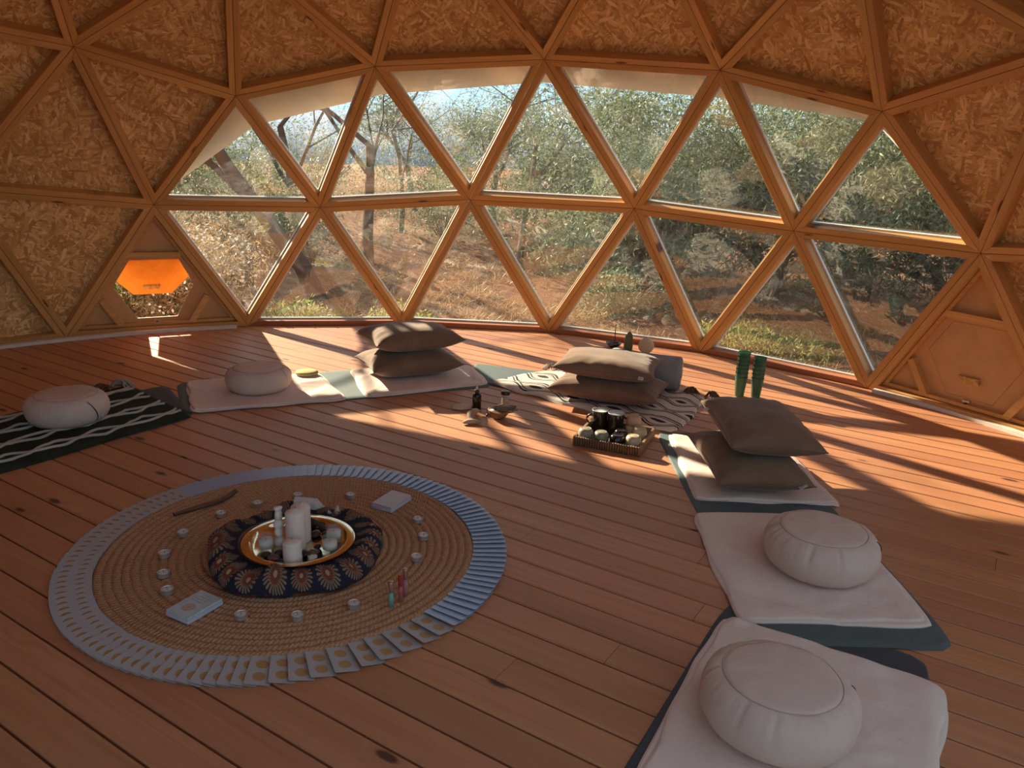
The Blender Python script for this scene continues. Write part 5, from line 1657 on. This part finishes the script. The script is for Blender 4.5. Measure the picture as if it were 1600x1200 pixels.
M['driftwood'] = wood('driftwood', (0.52, 0.37, 0.25), (0.34, 0.22, 0.14), (0.12, 0.07, 0.04), 0.85, 0.3)
def chunk(name, loc, rz, pts, rad, mat, label, cat, flat=1.0, seed=0):
    mb = MB().tube(pts, rad, 12)
    mb.v = [v + Vector((0.005 * nz(v.x * 50, v.y * 50, seed), 0.005 * nz(v.x * 50 + 5, v.y * 50, seed), 0.003 * nz(v.x * 60, v.y * 60, seed + 3))) for v in mb.v]
    zc = min(v.z for v in mb.v); mb.v = [Vector((v.x, v.y, (v.z - zc) * flat)) for v in mb.v]
    o = mb.build(name, mat, None, True); o.location = loc; o.rotation_euler = (0, 0, rz); tag(o, label, cat); return o
chunk('driftwood', (1.418, 0.935, 0.001), 0.75, [(-0.085, -0.01, 0), (-0.06, 0.012, 0.008), (-0.02, 0.02, 0.02), (0.02, 0.012, 0.026), (0.055, 0.0, 0.022), (0.085, -0.012, 0.012)], [0.007, 0.016, 0.022, 0.020, 0.013, 0.005], M['driftwood'], 'curved piece of pale driftwood in front of the spray bottle', 'driftwood', 1.0, 1)
chunk('driftwood', (1.345, 0.865, 0.001), -0.55, [(-0.05, 0.0, 0), (-0.02, 0.014, 0.006), (0.015, 0.006, 0.008), (0.05, 0.012, 0.0)], [0.008, 0.019, 0.018, 0.007], M['driftwood'], 'short flat bark piece nearest the viewer beside the coconut bowl', 'driftwood', 0.7, 2)
chunk('dark_branch', (1.585, 0.965, 0.001), 0.2, [(-0.10, -0.02, 0), (-0.05, 0.01, 0.006), (0.0, 0.0, 0.01), (0.05, 0.02, 0.012), (0.095, 0.012, 0.02)], [0.006, 0.009, 0.010, 0.008, 0.004], M['darkwood'], 'dark twisted twig between the bottle and the jar', 'twig', 1.0, 3)
# feather-like shell left of the bottle
v = []; n = 14
for i in range(n):
    f_ = i / (n - 1); w = 0.034 * math.sin(PI * min(1, f_ * 0.92 + 0.06)) ** 0.6
    for j in range(7):
        s = (j / 6 - 0.5) * 2
        v.append((0.12 * f_ - 0.06, s * w, 0.028 * (1 - s * s) * (0.5 + 0.5 * math.sin(PI * f_)) + 0.002 * math.sin(f_ * 40) + 0.003))
f = [(i * 7 + j, i * 7 + j + 1, (i + 1) * 7 + j + 1, (i + 1) * 7 + j) for i in range(n - 1) for j in range(6)]
o = obj('shell', v, f, plain('shell_cream', (0.60, 0.46, 0.30), 0.5, var=0.25, scale=50), None, True)
md = o.modifiers.new('thick', 'SOLIDIFY'); md.thickness = 0.003; md.offset = 1
o.location = (1.462, 1.118, 0.001); o.rotation_euler = (0, 0, -0.55)
tag(o, 'cream ridged seashell left of the spray bottle', 'shell')

# ---- things by the window sill
th = thing('incense_bowl', 'small black bowl by the window sill', 'bowl', (3.345, 1.715, 0))
MB().lathe([(0.0, 0.0), (0.026, 0.0), (0.030, 0.006), (0.050, 0.020), (0.060, 0.036), (0.061, 0.040), (0.058, 0.040), (0.048, 0.024), (0.0, 0.014)], 40).build('bowl_body', M['blackglaze'], th, True)
MB().lathe([(0.0, 0.016), (0.046, 0.0245), (0.0, 0.030)], 30).build('ash', plain('ash', (0.10, 0.09, 0.085), 0.95), th, True)
o = MB().tube([(0, 0, 0.0), (0.001, 0, 0.08), (0.003, 0.001, 0.16)], 0.0035, 8).build('incense_stick', plain('incense', (0.075, 0.045, 0.05), 0.9), None, True)
o.location = (3.350, 1.712, 0.024); tag(o, 'dark incense stick standing in the black bowl', 'incense')
def standing_stone():
    bm = bmesh.new()
    prof = [(-0.030, 0.0), (0.032, 0.0), (0.036, 0.04), (0.034, 0.085), (0.030, 0.125), (0.014, 0.150), (0.0, 0.148), (-0.022, 0.112), (-0.031, 0.06)]
    mb = MB().prism(prof, -0.018, 0.018)
    mb.v = [Vector((v.x, v.z, v.y)) for v in mb.v]
    o = mb.build('standing_stone', plain('green_stone', (0.085, 0.105, 0.062), 0.55, var=0.4, scale=30, bumpk=0.5), None)
    fix_normals(o)
    bevel(o, 0.008, 3); o.location = (3.365, 1.585, 0.0005); o.rotation_euler = (0, 0, math.radians(-38))
    tag(o, 'dark green upright crystal stone by the window sill', 'stone')
standing_stone()
o = MB().lathe([(0.0, 0.0), (0.020, 0.001), (0.034, 0.008), (0.038, 0.015), (0.034, 0.022), (0.018, 0.028), (0.0, 0.029)], 36, (0, 0, 0), lambda r, z, a, i: (r * (1 + 0.12 * math.cos(2 * a)), z)).build('white_stone', plain('white_stone', (0.74, 0.73, 0.74), 0.45, var=0.05), None, True)
o.location = (3.262, 1.600, 0.0005); o.rotation_euler = (0, 0, -0.7); tag(o, 'flat white egg-shaped stone in front of the green stone', 'stone')
# woven ball
th = thing('woven_ball', 'cream woven ball lantern by the window sill', 'ornament', (3.425, 1.455, 0.0))
R_ = 0.058
MB().lathe([(max(0.0, R_ * 0.95 * math.sin(PI * i / 24)), R_ * 1.0 - R_ * 0.95 * math.cos(PI * i / 24)) for i in range(25)], 40).build('core', plain('ball_core', (0.50, 0.40, 0.30), 0.8), th, True)
M['weave'] = plain('ball_weave', (0.68, 0.58, 0.48), 0.8)
for i in range(14):
    for sgn in (1, -1):
        pts = []
        for k in range(25):
            tt = -1 + 2 * k / 24; ph = math.acos(max(-1, min(1, tt * 0.985))); a = sgn * (2.2 * tt) + 2 * PI * i / 14
            pts.append((R_ * math.sin(ph) * math.cos(a), R_ * math.sin(ph) * math.sin(a), R_ + R_ * math.cos(ph) * 1.0 + 0.0015))
        MB().tube(pts, 0.0022, 5).build('cane_strand', M['weave'], th, True)

# ---- stacks of green glass tumblers
M['green_glass'] = clear_mat('green_glass', (0.20, 0.46, 0.32), 0.05, 0.34)
gp = [(0.0, 0.0), (0.024, 0.0), (0.0275, 0.003), (0.0380, 0.122), (0.0394, 0.125), (0.0396, 0.130), (0.0372, 0.131), (0.0262, 0.010), (0.0, 0.008)]
gm = MB().lathe(gp, 40)
gme = mesh_data('glass_tumbler', gm.v, gm.f, True); gme.materials.append(M['green_glass'])
for si, (x, y, n, rz, lab) in enumerate(((3.085, 0.372, 7, 0.0, 'taller left'), (3.155, 0.300, 6, 0.0, 'right'))):
    for k in range(n):
        o = bpy.data.objects.new('glass_tumbler', gme); COL.objects.link(o)
        o.location = (x + 0.0004 * k, y, 0.0006 + 0.0262 * k)
        tag(o, 'dark green glass tumbler, %s in the %s stack of two' % (['lowest', 'second from below', 'third from below', 'fourth from below', 'fifth from below', 'sixth from below', 'seventh from below'][k] if k < n - 1 else 'topmost', lab), 'glass', 'tumblers in the %s stack' % lab)
